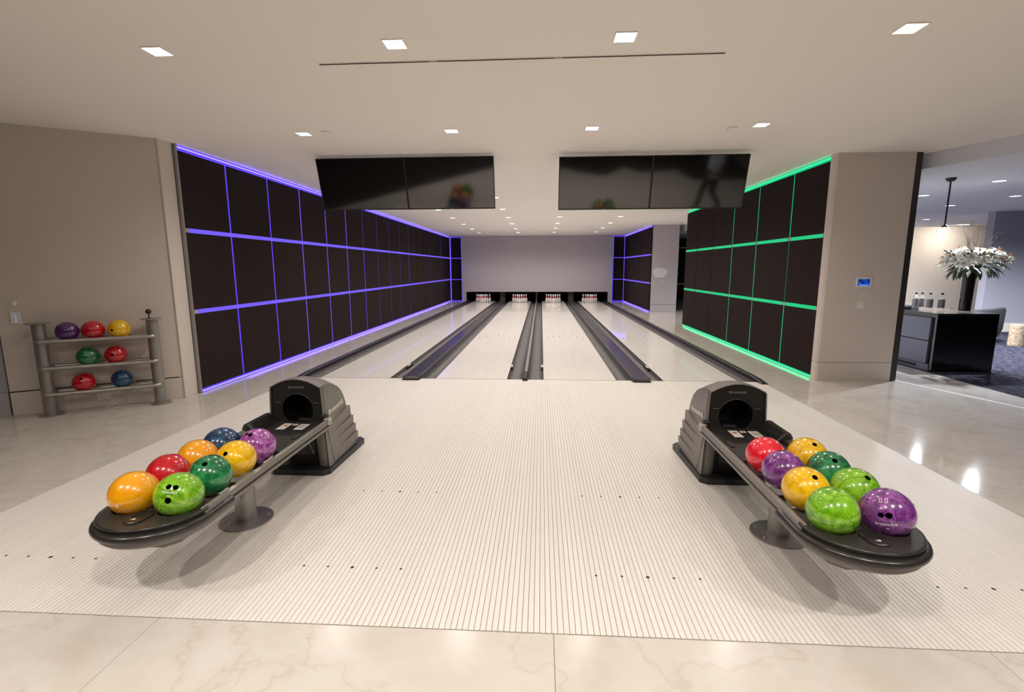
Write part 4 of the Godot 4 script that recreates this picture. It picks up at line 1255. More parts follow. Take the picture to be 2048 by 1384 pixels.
func wall_devices() -> void:
	var wa := Vector3(-4.26, 0, 1.2)
	var wd := Vector3(-0.848, 0, 0.53).normalized()
	var nn := Vector3(0.53, 0, 0.848).normalized()
	var W := Basis(-wd, Vector3.UP, nn)     # x to the right seen from the room
	var at := func(t: float, y: float) -> Vector3: return wa + wd * t + Vector3(0, y, 0) + nn * 0.0005
	var o := thing("wall_keypad", "white rectangular keypad with small blue icons left of the ball rack", "switch", at.call(1.47, 1.09))
	o.basis = W
	part(o, "plate", span(Vector3(-0.042, -0.066, 0), Vector3(0.042, 0.066, 0.010), 0.003), M.plastic_off)
	for k in 5:
		part(o, "icon", bx(Vector3(0.014 if k < 4 else 0.026, 0.006, 0.001)), glow("icon_blue", c8(150, 165, 235), 0.9) if k == 0 else M.icon_blue, Vector3(0, 0.036 - k * 0.018, 0.0104))
	o = thing("wall_sensor", "small round white sensor above the keypad on the taupe wall", "sensor", at.call(1.468, 1.246))
	o.basis = W
	part(o, "disc", MB.new().lathe([Vector2(0.027, 0.0), Vector2(0.026, 0.008), Vector2(0.02, 0.012), Vector2(0, 0.013)], 24, Transform3D(Basis(Vector3.RIGHT, Vector3(0, 0, 1), Vector3.DOWN), Vector3.ZERO)).done(40), M.plastic_white)
	o = thing("wall_socket", "white double power socket low on the wall below the ball rack", "socket", at.call(0.812, 0.122))
	o.basis = W
	part(o, "plate", span(Vector3(-0.068, -0.042, 0), Vector3(0.068, 0.042, 0.009), 0.003), M.plastic_white)
	part(o, "outlet_face", span(Vector3(-0.056, -0.022, 0.009), Vector3(-0.014, 0.022, 0.011), 0.001), M.plastic_off)
	part(o, "rocker", bx(Vector3(0.012, 0.02, 0.004), 0.001), M.plastic_off, Vector3(-0.02, 0.028, 0.010))
	o = thing("power_plug", "white power plug with thin cable pushed into the wall socket below the rack", "plug", at.call(0.782, 0.120) + nn * 0.0095)
	o.basis = W
	part(o, "plug_body", span(Vector3(-0.022, -0.022, 0), Vector3(0.022, 0.022, 0.034), 0.008), M.plastic_off)
	var wp := []
	var cv := Curve3D.new()
	for q in [[Vector3(0.0, -0.01, 0.034), 0], [Vector3(0.04, -0.05, 0.05), 0], [Vector3(0.12, -0.105, 0.05), 0], [Vector3(0.20, -0.1195, 0.06), 0], [Vector3(0.12, -0.1195, 0.12), 0], [Vector3(-0.02, -0.1195, 0.10), 0], [Vector3(0.06, -0.09, 0.05), 0], [Vector3(0.2, 0.0, 0.03), 0], [Vector3(0.29, 0.16, 0.025), 0], [Vector3(0.33, 0.42, 0.025), 0], [Vector3(0.31, 0.75, 0.025), 0], [Vector3(0.315, 0.88, 0.03), 0]]:
		cv.add_point(q[0])
	for i in cv.point_count:
		var a := cv.get_point_position(maxi(i - 1, 0))
		var b := cv.get_point_position(mini(i + 1, cv.point_count - 1))
		cv.set_point_in(i, (a - b) * 0.16); cv.set_point_out(i, (b - a) * 0.16)
	for i in 60: wp.append(cv.sample_baked(cv.get_baked_length() * i / 59.0))
	part(o, "cable", MB.new().tube(wp, 0.0022, 6).done(60), M.plastic_off)
	# pillar on the right
	o = thing("control_panel", "small touch screen showing blue icons in a white frame on the grey pillar", "control panel", Vector3(4.688, 1.400, -0.1295))
	var fr := MB.new()
	for s in [-1.0, 1.0]:
		fr.box(Vector3(s * 0.092, 0, 0.006), Vector3(0.022, 0.136, 0.012), 0.002)
		fr.box(Vector3(0, s * 0.058, 0.006), Vector3(0.164, 0.020, 0.012), 0.002)
	part(o, "frame", fr.done(20), M.plastic_off)
	var im := Image.create(164, 98, false, Image.FORMAT_RGB8)
	im.fill(c8(8, 50, 150))
	for y in 98:
		for x in 164:
			var v := 0.5 + 0.5 * sin(x * 0.06 + 2.0 * sin(y * 0.05))
			im.set_pixel(x, y, c8(6, 36, 120).lerp(c8(20, 96, 214), v * (0.4 + 0.6 * y / 98.0)))
	im.fill_rect(Rect2i(10, 24, 34, 26), c8(4, 14, 60))
	im.fill_rect(Rect2i(14, 45, 28, 3), c8(190, 215, 255))
	im.fill_rect(Rect2i(62, 42, 16, 14), c8(5, 20, 80))
	im.fill_rect(Rect2i(0, 74, 164, 24), c8(30, 100, 235))
	for k in 6:
		im.fill_rect(Rect2i(30 + k * 18, 82, 9, 8), c8(215, 235, 255))
	for k in 3: im.fill_rect(Rect2i(56 + k * 18, 10, 8, 7), c8(80, 160, 245))
	var sm := glow("touch_screen", Color.WHITE, 0.9)
	sm.emission_texture = ImageTexture.create_from_image(im)
	sm.emission_operator = BaseMaterial3D.EMISSION_OP_MULTIPLY
	var qm := QuadMesh.new()
	qm.size = Vector2(0.164, 0.098)
	part(o, "screen", qm, sm, Vector3(0, 0, 0.007))
	o = thing("wall_sensor", "small round white sensor between the touch screen and the square switch", "sensor", Vector3(4.687, 1.219, -0.1295))
	part(o, "disc", MB.new().lathe([Vector2(0.021, 0.0), Vector2(0.020, 0.008), Vector2(0.015, 0.011), Vector2(0, 0.012)], 24, Transform3D(Basis(Vector3.RIGHT, Vector3(0, 0, 1), Vector3.DOWN), Vector3.ZERO)).done(40), M.plastic_white)
	o = thing("light_switch", "square white light switch low on the grey pillar", "switch", Vector3(4.677, 1.08, -0.1295))
	part(o, "plate", span(Vector3(-0.043, -0.045, 0), Vector3(0.043, 0.045, 0.009), 0.003), M.plastic_white)
	part(o, "rocker", span(Vector3(-0.028, -0.03, 0.009), Vector3(0.028, 0.03, 0.012), 0.001), M.plastic_white)

# ---------------------------------------------------------------- lounge seen past the pillar
func lounge() -> void:
	mat("carpet_dark", Color.WHITE, 0.95, 0, 0.1).albedo_texture = noise_tex(61, 0.03, [[0.2, lin(0.022, 0.022, 0.032)], [0.8, lin(0.075, 0.073, 0.095)]], 512, FastNoiseLite.FRACTAL_FBM, 4)
	tri_map(M.carpet_dark, 0.6)
	mat("drawer_blue", lin(0.105, 0.12, 0.17), 0.5)
	mat("stone_black", lin(0.006, 0.0055, 0.0055), 0.07, 0, 0.55)
	mat("stone_edge", lin(0.02, 0.02, 0.022), 0.15)
	mat("vase_black", lin(0.012, 0.011, 0.011), 0.08, 0, 0.5)
	mat("petal", lin(0.78, 0.76, 0.70), 0.6)
	M.petal.backlight_enabled = true; M.petal.backlight = Color(0.35, 0.35, 0.3)
	mat("petal_heart", lin(0.55, 0.56, 0.30), 0.6)
	mat("anther", lin(0.26, 0.09, 0.02), 0.7)
	mat("leaf_dark", lin(0.030, 0.052, 0.026), 0.45)
	mat("leaf_olive", lin(0.085, 0.10, 0.045), 0.5)
	mat("twig", lin(0.085, 0.05, 0.035), 0.8)
	mat("chair_cloth", lin(0.035, 0.04, 0.04), 0.85)
	mat("wood_pale", Color.WHITE, 0.6).albedo_texture = noise_tex(71, 0.02, [[0.2, lin(0.36, 0.25, 0.15)], [0.8, lin(0.68, 0.55, 0.40)]], 256, FastNoiseLite.FRACTAL_FBM, 3, 40.0)
	tri_map(M.wood_pale, 3.0, false)
	var gl := mat("clear_glass", Color(0.95, 0.97, 1.0, 0.04), 0.0, 0, 0.5)
	gl.transparency = BaseMaterial3D.TRANSPARENCY_ALPHA
	mat("bottle_print", lin(0.02, 0.02, 0.02), 0.5)
	mat("bottle_white", lin(0.6, 0.6, 0.6), 0.4)
	var f := struct("floor_lounge", "dark blue grey carpet of the lounge", "carpet")
	part(f, "pile", span(Vector3(6.2, -0.012, -10.4), Vector3(17.9, 0.004, 8.0)), M.carpet_dark)
	var w := struct("wall_lounge", "bright cream wall at the back of the lounge", "wall")
	part(w, "face", span(Vector3(6.9, 0, -10.5), Vector3(17.9, 2.93, -10.7)), M.plaster_cream)
	w = struct("wall_lounge_side", "blue grey wall on the right of the lounge", "wall")
	part(w, "face", span(Vector3(11.15, 0.0, -5.8), Vector3(17.9, 2.93, -6.0)), M.plaster_blue_grey)
	part(w, "skirting", span(Vector3(11.15, 0.0, -5.785), Vector3(17.9, 0.22, -5.8), 0.003), M.plaster_cream)
	w = struct("wall_passage", "dark lattice cabinet wall at the end of the passage", "wall")
	part(w, "face", span(Vector3(5.6, 0, -16.2), Vector3(8.6, 2.93, -16.4)), M.drawer_blue)
	part(w, "dark_front", span(Vector3(5.7, 0.1, -16.15), Vector3(8.5, 2.88, -16.2), 0.004), M.stone_edge)
	for y in [2.5, 0.86]:
		part(w, "white_shelf", span(Vector3(5.7, y - 0.02, -16.05), Vector3(8.5, y + 0.02, -16.15), 0.003), M.plaster_white)
	for k in 18:
		for s in [-1.0, 1.0]:
			var x := 5.8 + k * 0.15
			part(w, "lattice_bar", MB.new().tube([Vector3(x - s * 0.3, 0.9, -16.14), Vector3(x + s * 0.3, 2.46, -16.14)], 0.008, 5).done(), M.dark_frame)
	var spots := [[Vector3(7.3, 2.92, -1.33), "nearest"], [Vector3(7.32, 2.92, -2.87), "second nearest"], [Vector3(9.12, 2.92, -3.08), "one towards the grey wall"], [Vector3(9.06, 2.92, -4.48), "one behind the pendant rod"], [Vector3(11.0, 2.92, -7.76), "one close to the cream wall"], [Vector3(8.6, 2.92, -8.9), "one left by the cream wall"], [Vector3(13.2, 2.92, -2.6), "one far right"]]
	for s in spots:
		var t := thing("lounge_downlight", "round recessed downlight in the lounge ceiling, the %s" % s[1], "downlight", s[0], "round downlights in the lounge")
		part(t, "trim", MB.new().lathe([Vector2(0.085, -0.004), Vector2(0.10, -0.003), Vector2(0.103, 0.0)], 28).done(), M.plaster_white)
		part(t, "lens", MB.new().lathe([Vector2(0, -0.0025), Vector2(0.085, -0.003), Vector2(0.085, 0.0)], 28).done(), M.lens_cool)
		spot(t, Vector3(0, -0.05, 0), 17.0, COOL, 80.0)
	for x in [9.5, 11.5, 13.5]:
		var t := thing("wall_washer", "slim warm ceiling light in front of the cream lounge wall, %s" % {9.5: "left one", 11.5: "middle one", 13.5: "right one"}[x], "light", Vector3(x, 2.92, -9.6), "slim lights at the cream wall")
		part(t, "lens", bx(Vector3(0.3, 0.006, 0.06)), M.lens_white, Vector3(0, -0.003, 0))
		panel_lamp(t, Vector3(0, -0.014, 0), 3.2, WARM).rotation.x = -PI / 2 + 0.4
	# pendant
	var p := thing("pendant_lamp", "black rod pendant with a clear glass globe and bright bulb above the bar counter", "lamp", Vector3(6.33, 2.92, -1.0))
	part(p, "canopy", MB.new().lathe([Vector2(0.012, -0.055), Vector2(0.035, -0.05), Vector2(0.058, -0.03), Vector2(0.068, -0.005), Vector2(0.068, 0.0)], 24).done(50), M.dark_frame)
	part(p, "rod", MB.new().tube([Vector3(0, -0.05, 0), Vector3(0, -0.70, 0)], 0.0125, 10).done(50), M.dark_frame)
	part(p, "cap", MB.new().lathe([Vector2(0.05, -0.715), Vector2(0.045, -0.70), Vector2(0.02, -0.688), Vector2(0.012, -0.66)], 20).done(50), M.dark_frame)
	var gp := []
	for i in 15: gp.append(Vector2(sin(PI * (0.0 + 0.9 * i / 14.0)) * 0.095, -0.785 - cos(PI * 0.9 * i / 14.0) * 0.085))
	part(p, "glass_globe", MB.new().lathe(gp, 28).done(60), M.clear_glass)
	var bp := []
	for i in 9: bp.append(Vector2(sin(PI * i / 8) * 0.028, -0.775 - cos(PI * i / 8) * 0.034))
	part(p, "bulb", MB.new().lathe(bp, 16).done(60), glow("bulb", Color(0.95, 0.97, 1.0), 3.0))
	var ol := OmniLight3D.new()
	ol.name = "lamp"
	p.add_child(ol)
	ol.position = Vector3(0, -0.775, 0)
	ol.light_energy = 0.03; ol.light_color = COOL; ol.light_size = 0.02; ol.omni_range = 20; ol.omni_attenuation = 2.0; ol.shadow_enabled = true
	# bar counter
	var c := thing("bar_counter", "bar counter with a glossy black stone end panel and blue grey drawer fronts", "counter", Vector3(6.27, 0, -0.82))
	part(c, "carcass", span(Vector3(0.02, 0.06, -0.06), Vector3(0.87, 0.868, -3.8)), M.stone_edge)
	part(c, "end_panel", span(Vector3(0, 0.004, 0), Vector3(0.89, 0.87, -0.045), 0.003), M.stone_black)
	part(c, "worktop", span(Vector3(0, 0.87, 0), Vector3(0.89, 0.905, -3.85), 0.004), M.stone_edge)
	part(c, "plinth", span(Vector3(-0.005, 0.004, -0.06), Vector3(0.03, 0.10, -3.8)), M.drawer_blue)
	for k in 4:
		for r in 2:
			var y0: float = [0.11, 0.475][r]
			var dr := part(c, "drawer", span(Vector3(-0.02, y0, -0.10 - k * 0.62), Vector3(0.018, y0 + [0.355, 0.36][r], -0.10 - k * 0.62 - 0.585), 0.003), M.drawer_blue)
			part(dr, "grip_groove", span(Vector3(-0.021, y0 + 0.352, -0.10 - k * 0.62), Vector3(0.0, y0 + 0.358, -0.10 - k * 0.62 - 0.585)), M.shadow_gap)
	part(c, "vent_grille", span(Vector3(-0.006, 0.03, -0.3), Vector3(-0.003, 0.075, -0.8)), M.shadow_gap)
	# vase with lilies
	var vz := Vector3(6.86, 0.905, -1.09)
	var v := thing("flower_vase", "tall slim black glass vase on the bar counter", "vase", vz)
	part(v, "cylinder", MB.new().lathe([Vector2(0.0, 0.022), Vector2(0.072, 0.022), Vector2(0.075, 0.03), Vector2(0.082, 0.60), Vector2(0.078, 0.60), Vector2(0.070, 0.10), Vector2(0.0, 0.10)], 28).done(40), M.vase_black)
	part(v, "foot", MB.new().lathe([Vector2(0.0, 0.001), Vector2(0.073, 0.001), Vector2(0.075, 0.012), Vector2(0.073, 0.022)], 28).done(40), M.clear_glass)
	bouquet(vz + Vector3(0, 0.603, 0))
	# bottles
	var bl := [[6.443, -1.541, "first from the pillar"], [6.55, -1.56, "second from the pillar"], [6.56, -1.40, "third from the pillar"], [6.69, -1.33, "nearest the vase"]]
	for q in bl:
		var b := thing("gin_bottle", "clear bottle with black and white zigzag print and dark stopper, %s" % q[2], "bottle", Vector3(q[0], 0.9055, q[1]), "patterned bottles on the bar counter")
		part(b, "glass_body", MB.new().lathe([Vector2(0, 0.001), Vector2(0.040, 0.001), Vector2(0.044, 0.006), Vector2(0.044, 0.19), Vector2(0.040, 0.208), Vector2(0.018, 0.225), Vector2(0.014, 0.235), Vector2(0.014, 0.262)], 20).done(40), M.clear_glass)
		part(b, "white_label", MB.new().lathe([Vector2(0.0446, 0.045), Vector2(0.0446, 0.185)], 20).done(60), M.bottle_white)
		var zg := MB.new()
		for r in 8:
			for k in 14:
				var a0 := TAU * k / 14
				var a1 := TAU * (k + 0.5) / 14
				var a2 := TAU * (k + 1) / 14
				var yy := 0.05 + r * 0.0165
				for h in [[a0, yy, a1, yy + 0.012], [a1, yy + 0.012, a2, yy]]:
					var R := 0.0452
					zg.quad(Vector3(cos(h[0]) * R, h[1], -sin(h[0]) * R), Vector3(cos(h[2]) * R, h[3], -sin(h[2]) * R), Vector3(cos(h[2]) * R, h[3] + 0.008, -sin(h[2]) * R), Vector3(cos(h[0]) * R, h[1] + 0.008, -sin(h[0]) * R))
		part(b, "zigzag_print", zg.done(60), M.bottle_print)
		part(b, "stopper", MB.new().lathe([Vector2(0, 0.258), Vector2(0.017, 0.258), Vector2(0.018, 0.262), Vector2(0.018, 0.286), Vector2(0.014, 0.29), Vector2(0, 0.29)], 14).done(40), M.dark_frame)
	var tr := thing("serving_tray", "black serving tray on the bar counter beside the pillar", "tray", Vector3(6.47, 0.9055, -1.86))
	part(tr, "tray_base", span(Vector3(-0.13, 0.001, -0.2), Vector3(0.13, 0.01, 0.2), 0.002), M.stone_edge)
	for s in [-1.0, 1.0]:
		part(tr, "tray_wall", span(Vector3(s * 0.13, 0.001, -0.2), Vector3(s * 0.122, 0.045, 0.2), 0.002), M.stone_edge)
		part(tr, "tray_wall", span(Vector3(-0.13, 0.001, s * 0.2), Vector3(0.13, 0.045, s * 0.192), 0.002), M.stone_edge)
	for q in [[6.43, -1.74, "front"], [6.52, -1.80, "middle"], [6.42, -1.94, "rear"]]:
		var t := thing("drinking_glass", "clear tumbler on the black serving tray, the %s one" % q[2], "glass", Vector3(q[0], 0.916, q[1]), "tumblers on the serving tray")
		part(t, "bowl", MB.new().lathe([Vector2(0, 0.001), Vector2(0.032, 0.001), Vector2(0.038, 0.10), Vector2(0.036, 0.10), Vector2(0.030, 0.012), Vector2(0, 0.012)], 20).done(40), M.clear_glass)
	# tub chair and stump
	var ch := thing("tub_chair", "dark rounded tub armchair behind the black counter end", "chair", Vector3(9.72, 0, -4.25))
	var rows := []
	for i in 15:
		var a := -0.55 * PI + 1.6 * PI * i / 14 - 0.55
		var hgt := 0.70 + 0.06 * sin(i * 0.45)
		var dv := Vector3(cos(a), 0, -sin(a))
		rows.append([dv * 0.40 + Vector3(0, 0.14, 0), dv * 0.45 + Vector3(0, 0.30, 0), dv * 0.46 + Vector3(0, hgt - 0.05, 0), dv * 0.43 + Vector3(0, hgt, 0), dv * 0.37 + Vector3(0, hgt - 0.02, 0), dv * 0.33 + Vector3(0, hgt - 0.1, 0), dv * 0.32 + Vector3(0, 0.14, 0)])
	part(ch, "wrap_back", MB.new().loft(rows, true).done(60), M.chair_cloth)
	part(ch, "seat", MB.new().lathe([Vector2(0, 0.14), Vector2(0.34, 0.14), Vector2(0.37, 0.18), Vector2(0.37, 0.40), Vector2(0.33, 0.44), Vector2(0, 0.45)], 28).done(50), M.chair_cloth)
	part(ch, "plinth", MB.new().lathe([Vector2(0.0, 0.005), Vector2(0.30, 0.005), Vector2(0.30, 0.14), Vector2(0, 0.14)], 28).done(40), M.dark_frame)
	var st := thing("stump_table", "pale wooden tree stump side table beside the tub chair", "side table", Vector3(9.98, 0, -3.55))
	part(st, "trunk", MB.new().lathe([Vector2(0, 0.005), Vector2(0.125, 0.005), Vector2(0.128, 0.02), Vector2(0.118, 0.20), Vector2(0.122, 0.42), Vector2(0.118, 0.43), Vector2(0, 0.43)], 20).done(40), M.wood_pale)

func bouquet(at: Vector3) -> void:
	var o := thing("lily_bouquet", "big bouquet of white lilies, dark leaves and curly twigs in the black vase", "bouquet", at)
	var r := RandomNumberGenerator.new()
	r.seed = 5
	var petal := func(len: float, wid: float, curl: float) -> MB:
		var rows := []
		for i in 7:
			var t := i / 6.0
			var w: float = wid * sin(PI * clampf(t * 0.92 + 0.06, 0, 1)) * (1.0 - 0.25 * t)
			var x: float = len * (t - 0.18 * t * t * curl)
			var y: float = len * (0.55 * t - 0.62 * curl * t * t)
			rows.append([Vector3(x, y + w * 0.15, -w), Vector3(x, y - w * 0.12, 0), Vector3(x, y + w * 0.15, w)])
		var m := MB.new()
		m.loft(rows)
		return m
	var flower := MB.new()
	for k in 6:
		var b := Basis(Vector3.UP, TAU * k / 6.0)
		var pm: MB = petal.call(0.105, 0.027 if k % 2 else 0.020, 1.05)
		for i in range(0, pm.p.size(), 3): flower.tri(b * pm.p[i], b * pm.p[i + 1], b * pm.p[i + 2])
	var fmesh := flower.done(60)
	var hm := MB.new()
	for k in 5:
		var a := TAU * k / 5
		hm.tube([Vector3.ZERO, Vector3(cos(a) * 0.012, 0.04, sin(a) * 0.012), Vector3(cos(a) * 0.024, 0.058, sin(a) * 0.024)], 0.0022, 4)
	var heart := hm.done(60)
	var leaf := MB.new()
	var lrows := []
	for i in 7:
		var t := i / 6.0
		var w := 0.026 * sin(PI * clampf(t * 0.95 + 0.04, 0, 1))
		lrows.append([Vector3(0.20 * t, -0.035 * t * t + w * 0.3, -w), Vector3(0.20 * t, -0.035 * t * t, 0), Vector3(0.20 * t, -0.035 * t * t + w * 0.3, w)])
	leaf.loft(lrows)
	var lmesh := leaf.done(60)
	var C := Vector3(0.04, 0.17, 0.0)
	var aim := func(dv: Vector3) -> Basis:
		var y := dv.normalized()
		var x := y.cross(Vector3(r.randf() - 0.5, r.randf() - 0.5, r.randf() - 0.5)).normalized()
		return Basis(x, y, x.cross(y))
	for i in 34:
		var az := i * 2.39996
		var el := asin(clampf(-0.12 + 1.02 * (i + 0.5) / 34.0, -0.99, 0.99))
		var dv := Vector3(cos(el) * cos(az), sin(el), cos(el) * sin(az))
		var f := part(o, "lily", fmesh, M.petal, C + Vector3(dv.x * 0.40, dv.y * 0.22, dv.z * 0.30) * (0.9 + 0.2 * r.randf()))
		f.basis = aim.call(dv + Vector3(0, 0.1, 0)) * (0.9 + r.randf() * 0.3)
		part(f, "heart", heart, M.anther)
	for i in 96:
		var az := i * 2.39996 + 0.5
		var sn := -0.72 + 1.25 * (i + 0.5) / 96.0
		var el := asin(clampf(sn, -0.99, 0.99))
		var dv := Vector3(cos(el) * cos(az), sin(el), cos(el) * sin(az))
		var l := part(o, "leaf", lmesh, M.leaf_dark if i % 3 else M.leaf_olive, C + Vector3(dv.x * 0.27, dv.y * 0.17, dv.z * 0.2))
		var x := (dv + Vector3(r.randf() - 0.5, r.randf() - 0.6, r.randf() - 0.5) * 0.7).normalized()
		var z := x.cross(Vector3.UP).normalized()
		l.basis = Basis(x, z.cross(x), z) * (0.8 + r.randf() * 0.4)
	for i in 14:
		var az := r.randf() * TAU
		var dv := Vector3(cos(az), 0.1 + r.randf() * 0.7, sin(az)).normalized()
		var c0 := C + Vector3(dv.x * 0.38, dv.y * 0.24, dv.z * 0.3)
		part(o, "bud", MB.new().tube([c0, c0 + dv * 0.03, c0 + dv * 0.07, c0 + dv * 0.10], [0.006, 0.014, 0.012, 0.002], 8).done(60), M.leaf_olive)
	for i in 17:
		var az := r.randf() * TAU
		var dv := Vector3(cos(az) * (0.5 + r.randf()), 0.9 + r.randf() * 1.2, sin(az) * 0.5).normalized()
		var len := 0.30 + r.randf() * 0.36
		var pts := []
		var rad := []
		var q := C + dv * 0.1
		var ph := r.randf() * 6.0
		for k in 12:
			pts.append(q)
			rad.append(lerpf(0.0042, 0.0012, k / 11.0))
			q += (dv + Vector3(sin(ph + k * 1.7), 0.4 * cos(ph + k * 1.1), cos(ph + k * 1.4)) * 0.30).normalized() * len / 11.0
		part(o, "twig", MB.new().tube(pts, rad, 5).done(60), M.twig)
	part(o, "stems", MB.new().tube([Vector3(0, -0.45, 0), Vector3(0, 0.0, 0), C + Vector3(0, -0.05, 0)], [0.04, 0.06, 0.10], 10).done(60), M.leaf_dark)

# ---------------------------------------------------------------- the person mirrored in the right television
func bone_mesh(bones: Array, cell: float, k: float) -> ArrayMesh:
	# smooth union of tapered capsules, meshed as surface nets
	var lo := Vector3.ONE * 1e9
	var hi := -lo
	for b in bones:
		for e in [[b[0], b[1]], [b[2], b[3]]]:
			lo = lo.min(e[0] - Vector3.ONE * (e[1] + k + 2 * cell)); hi = hi.max(e[0] + Vector3.ONE * (e[1] + k + 2 * cell))
	var n := Vector3i(((hi - lo) / cell).ceil()) + Vector3i.ONE
	var f := PackedFloat32Array()
	f.resize(n.x * n.y * n.z); f.fill(1.0)
	for b in bones:
		var A: Vector3 = b[0]
		var B: Vector3 = b[2]
		var m: float = maxf(b[1], b[3]) + k + 2 * cell
		var i0 := Vector3i(((A.min(B) - Vector3.ONE * m - lo) / cell).floor()).clamp(Vector3i.ZERO, n - Vector3i.ONE)
		var i1 := Vector3i(((A.max(B) + Vector3.ONE * m - lo) / cell).ceil()).clamp(Vector3i.ZERO, n - Vector3i.ONE)
		var ab := B - A
		var l2 := maxf(ab.length_squared(), 1e-9)
		for z in range(i0.z, i1.z + 1):
			for y in range(i0.y, i1.y + 1):
				for x in range(i0.x, i1.x + 1):
					var q := lo + Vector3(x, y, z) * cell
					var t := clampf((q - A).dot(ab) / l2, 0.0, 1.0)
					var d: float = (q - A - ab * t).length() - lerpf(b[1], b[3], t)
					var at := x + n.x * (y + n.y * z)
					var e := f[at]
					var h := maxf(k - absf(d - e), 0.0) / k
					f[at] = minf(d, e) - h * h * k * 0.25
	var vid := {}
	var pts := []
	var st := [1, n.x, n.x * n.y]
	for z in n.z - 1:
		for y in n.y - 1:
			for x in n.x - 1:
				var at := x + n.x * (y + n.y * z)
				var ins := 0
				for c in 8:
					if f[at + (c & 1) + ((c >> 1) & 1) * st[1] + (c >> 2) * st[2]] < 0.0: ins += 1
				if ins == 0 or ins == 8: continue
				var s := Vector3.ZERO
				var cnt := 0
				for c in 8:
					for ax in 3:
						if c & (1 << ax): continue
						var p0 := Vector3(c & 1, (c >> 1) & 1, c >> 2)
						var v0 := f[at + (c & 1) + ((c >> 1) & 1) * st[1] + (c >> 2) * st[2]]
						var v1 := f[at + (c & 1) + ((c >> 1) & 1) * st[1] + (c >> 2) * st[2] + st[ax]]
						if (v0 < 0.0) != (v1 < 0.0):
							var u := p0
							u[ax] += v0 / (v0 - v1)
							s += u; cnt += 1
				vid[at] = pts.size()
				pts.append(lo + (Vector3(x, y, z) + s / cnt) * cell)
	var mb := MB.new()
	for at in vid:
		for ax in 3:
			var v0 := f[at]
			var v1 := f[at + st[ax]]
			if (v0 < 0.0) == (v1 < 0.0): continue
			var b1: int = st[(ax + 1) % 3]
			var b2: int = st[(ax + 2) % 3]
			if not (vid.has(at - b1) and vid.has(at - b2) and vid.has(at - b1 - b2)): continue
			var q := [pts[vid[at]], pts[vid[at - b1]], pts[vid[at - b1 - b2]], pts[vid[at - b2]]]
			if v0 < 0.0: mb.quad(q[0], q[1], q[2], q[3])
			else: mb.quad(q[3], q[2], q[1], q[0])
	return mb.done(75)

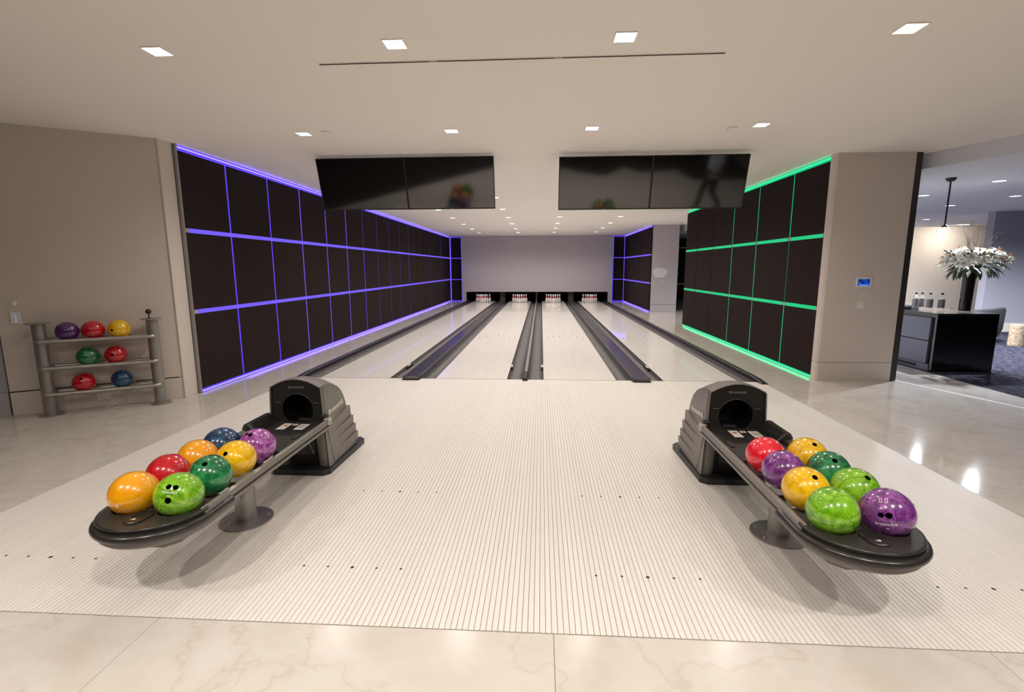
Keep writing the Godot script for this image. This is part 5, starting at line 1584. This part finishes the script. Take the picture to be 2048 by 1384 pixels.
func passer_by() -> void:
	mat("skin", lin(0.42, 0.25, 0.17), 0.55)
	mat("hair_dark", lin(0.02, 0.014, 0.01), 0.6)
	mat("shirt_blue_grey", lin(0.58, 0.64, 0.76), 0.85)
	mat("trousers_dark", lin(0.012, 0.012, 0.014), 0.85)
	mat("shoe_dark", lin(0.015, 0.012, 0.01), 0.4)
	var o := thing("person", "person in a blue grey shirt and dark trousers walking, mirrored in the right television", "person", Vector3(4.35, 0, 5.55))
	o.rotation.y = -1.9
	var V := func(x, y, z) -> Vector3: return Vector3(x, y, z)
	# facing +z, mid-stride: left (+x) leg in front
	var hip := [V.call(0.09, 0.92, 0.0), V.call(-0.09, 0.92, 0.0)]
	var knee := [V.call(0.095, 0.50, 0.16), V.call(-0.09, 0.50, 0.02)]
	var ank := [V.call(0.10, 0.10, 0.24), V.call(-0.09, 0.13, -0.26)]
	var sh := [V.call(0.185, 1.43, 0.0), V.call(-0.185, 1.43, 0.0)]
	var elb := [V.call(0.25, 1.15, -0.10), V.call(-0.25, 1.15, 0.04)]
	var wri := [V.call(0.24, 0.92, -0.02), V.call(-0.23, 0.94, 0.20)]
	var skin := [[V.call(0, 1.46, 0.0), 0.058, V.call(0, 1.56, 0.015), 0.052], [V.call(0, 1.66, 0.0), 0.088, V.call(0, 1.655, 0.03), 0.084], [V.call(0, 1.60, 0.045), 0.058, V.call(0, 1.56, 0.055), 0.042], [V.call(0, 1.64, 0.105), 0.010, V.call(0, 1.615, 0.122), 0.014], [V.call(0.088, 1.635, 0.0), 0.014, V.call(0.09, 1.61, 0.0), 0.012], [V.call(-0.088, 1.635, 0.0), 0.014, V.call(-0.09, 1.61, 0.0), 0.012], [V.call(0, 1.45, 0.0), 0.06, V.call(0, 1.30, 0.0), 0.09]]
	for k in 2:
		skin.append([sh[k], 0.045, elb[k], 0.038]); skin.append([elb[k], 0.038, wri[k], 0.026])
		skin.append([V.call(0, 1.32, 0), 0.08, sh[k], 0.045])
	part(o, "body", bone_mesh(skin, 0.011, 0.03), M.skin)
	var hands := []
	for k in 2:
		var d: Vector3 = (wri[k] - elb[k]).normalized()
		var sx := 1.0 if k == 0 else -1.0
		var pal: Vector3 = wri[k] + d * 0.075
		var across := Vector3(0, 0, 1) - d * d.z
		across = across.normalized()
		var curl := Vector3(-sx, 0, 0)
		hands.append([wri[k], 0.024, pal, 0.026])
		hands.append([wri[k] + d * 0.03 + across * 0.018, 0.018, pal + across * 0.026, 0.013])
		hands.append([wri[k] + d * 0.03 - across * 0.018, 0.018, pal - across * 0.026, 0.012])
		for fi in 4:
			var r0: Vector3 = pal + across * (0.030 - 0.020 * fi)
			var l: float = [0.068, 0.078, 0.072, 0.055][fi]
			var m1 := r0 + (d * 0.9 + curl * 0.3).normalized() * l * 0.55
			hands.append([r0, 0.0095, m1, 0.0085])
			hands.append([m1, 0.0085, m1 + (d * 0.6 + curl * 0.8).normalized() * l * 0.45, 0.0075])
		var th: Vector3 = wri[k] + d * 0.035 + across * 0.026
		hands.append([th, 0.013, th + (d * 0.7 + across * 0.6 + curl * 0.3).normalized() * 0.035, 0.0105])
		hands.append([th + (d * 0.7 + across * 0.6 + curl * 0.3).normalized() * 0.035, 0.0105, th + (d * 0.95 + across * 0.6 + curl * 0.5).normalized() * 0.065, 0.009])
	part(o, "hands", bone_mesh(hands, 0.0045, 0.006), M.skin)
	var shirt := [[V.call(0.07, 1.38, 0), 0.105, V.call(0.06, 1.10, 0.01), 0.105], [V.call(-0.07, 1.38, 0), 0.105, V.call(-0.06, 1.10, 0.01), 0.105], [V.call(0.07, 1.10, 0.0), 0.105, V.call(0.08, 0.88, 0.0), 0.115], [V.call(-0.07, 1.10, 0.0), 0.105, V.call(-0.08, 0.88, 0.0), 0.115], [V.call(0, 1.42, 0), 0.09, V.call(0, 1.47, 0.0), 0.066]]
	for k in 2:
		shirt.append([V.call(0, 1.40, 0), 0.09, sh[k], 0.068])
		shirt.append([sh[k], 0.068, sh[k].lerp(elb[k], 0.75), 0.058])
	part(o, "shirt", bone_mesh(shirt, 0.014, 0.05), M.shirt_blue_grey)
	var tr := [[V.call(0.06, 0.96, 0), 0.115, V.call(-0.06, 0.96, 0), 0.115]]
	for k in 2:
		tr.append([hip[k], 0.105, knee[k], 0.07]); tr.append([knee[k], 0.07, ank[k], 0.056])
	part(o, "trousers", bone_mesh(tr, 0.014, 0.04), M.trousers_dark)
	part(o, "shoe", bone_mesh([[ank[0] + V.call(0, -0.02, -0.02), 0.048, ank[0] + V.call(0, -0.06, -0.01), 0.04], [ank[0] + V.call(0, -0.06, -0.02), 0.04, ank[0] + V.call(0, -0.045, 0.15), 0.034]], 0.009, 0.03), M.shoe_dark)
	part(o, "shoe", bone_mesh([[ank[1] + V.call(0, -0.02, 0), 0.048, ank[1] + V.call(0, -0.045, -0.02), 0.042], [ank[1] + V.call(0, -0.045, 0), 0.042, ank[1] + V.call(0, -0.096, 0.14), 0.034]], 0.009, 0.03), M.shoe_dark)
	part(o, "hair", bone_mesh([[V.call(0, 1.69, -0.015), 0.092, V.call(0, 1.685, 0.01), 0.090], [V.call(0, 1.64, -0.04), 0.075, V.call(0, 1.60, -0.035), 0.06]], 0.010, 0.03), M.hair_dark)
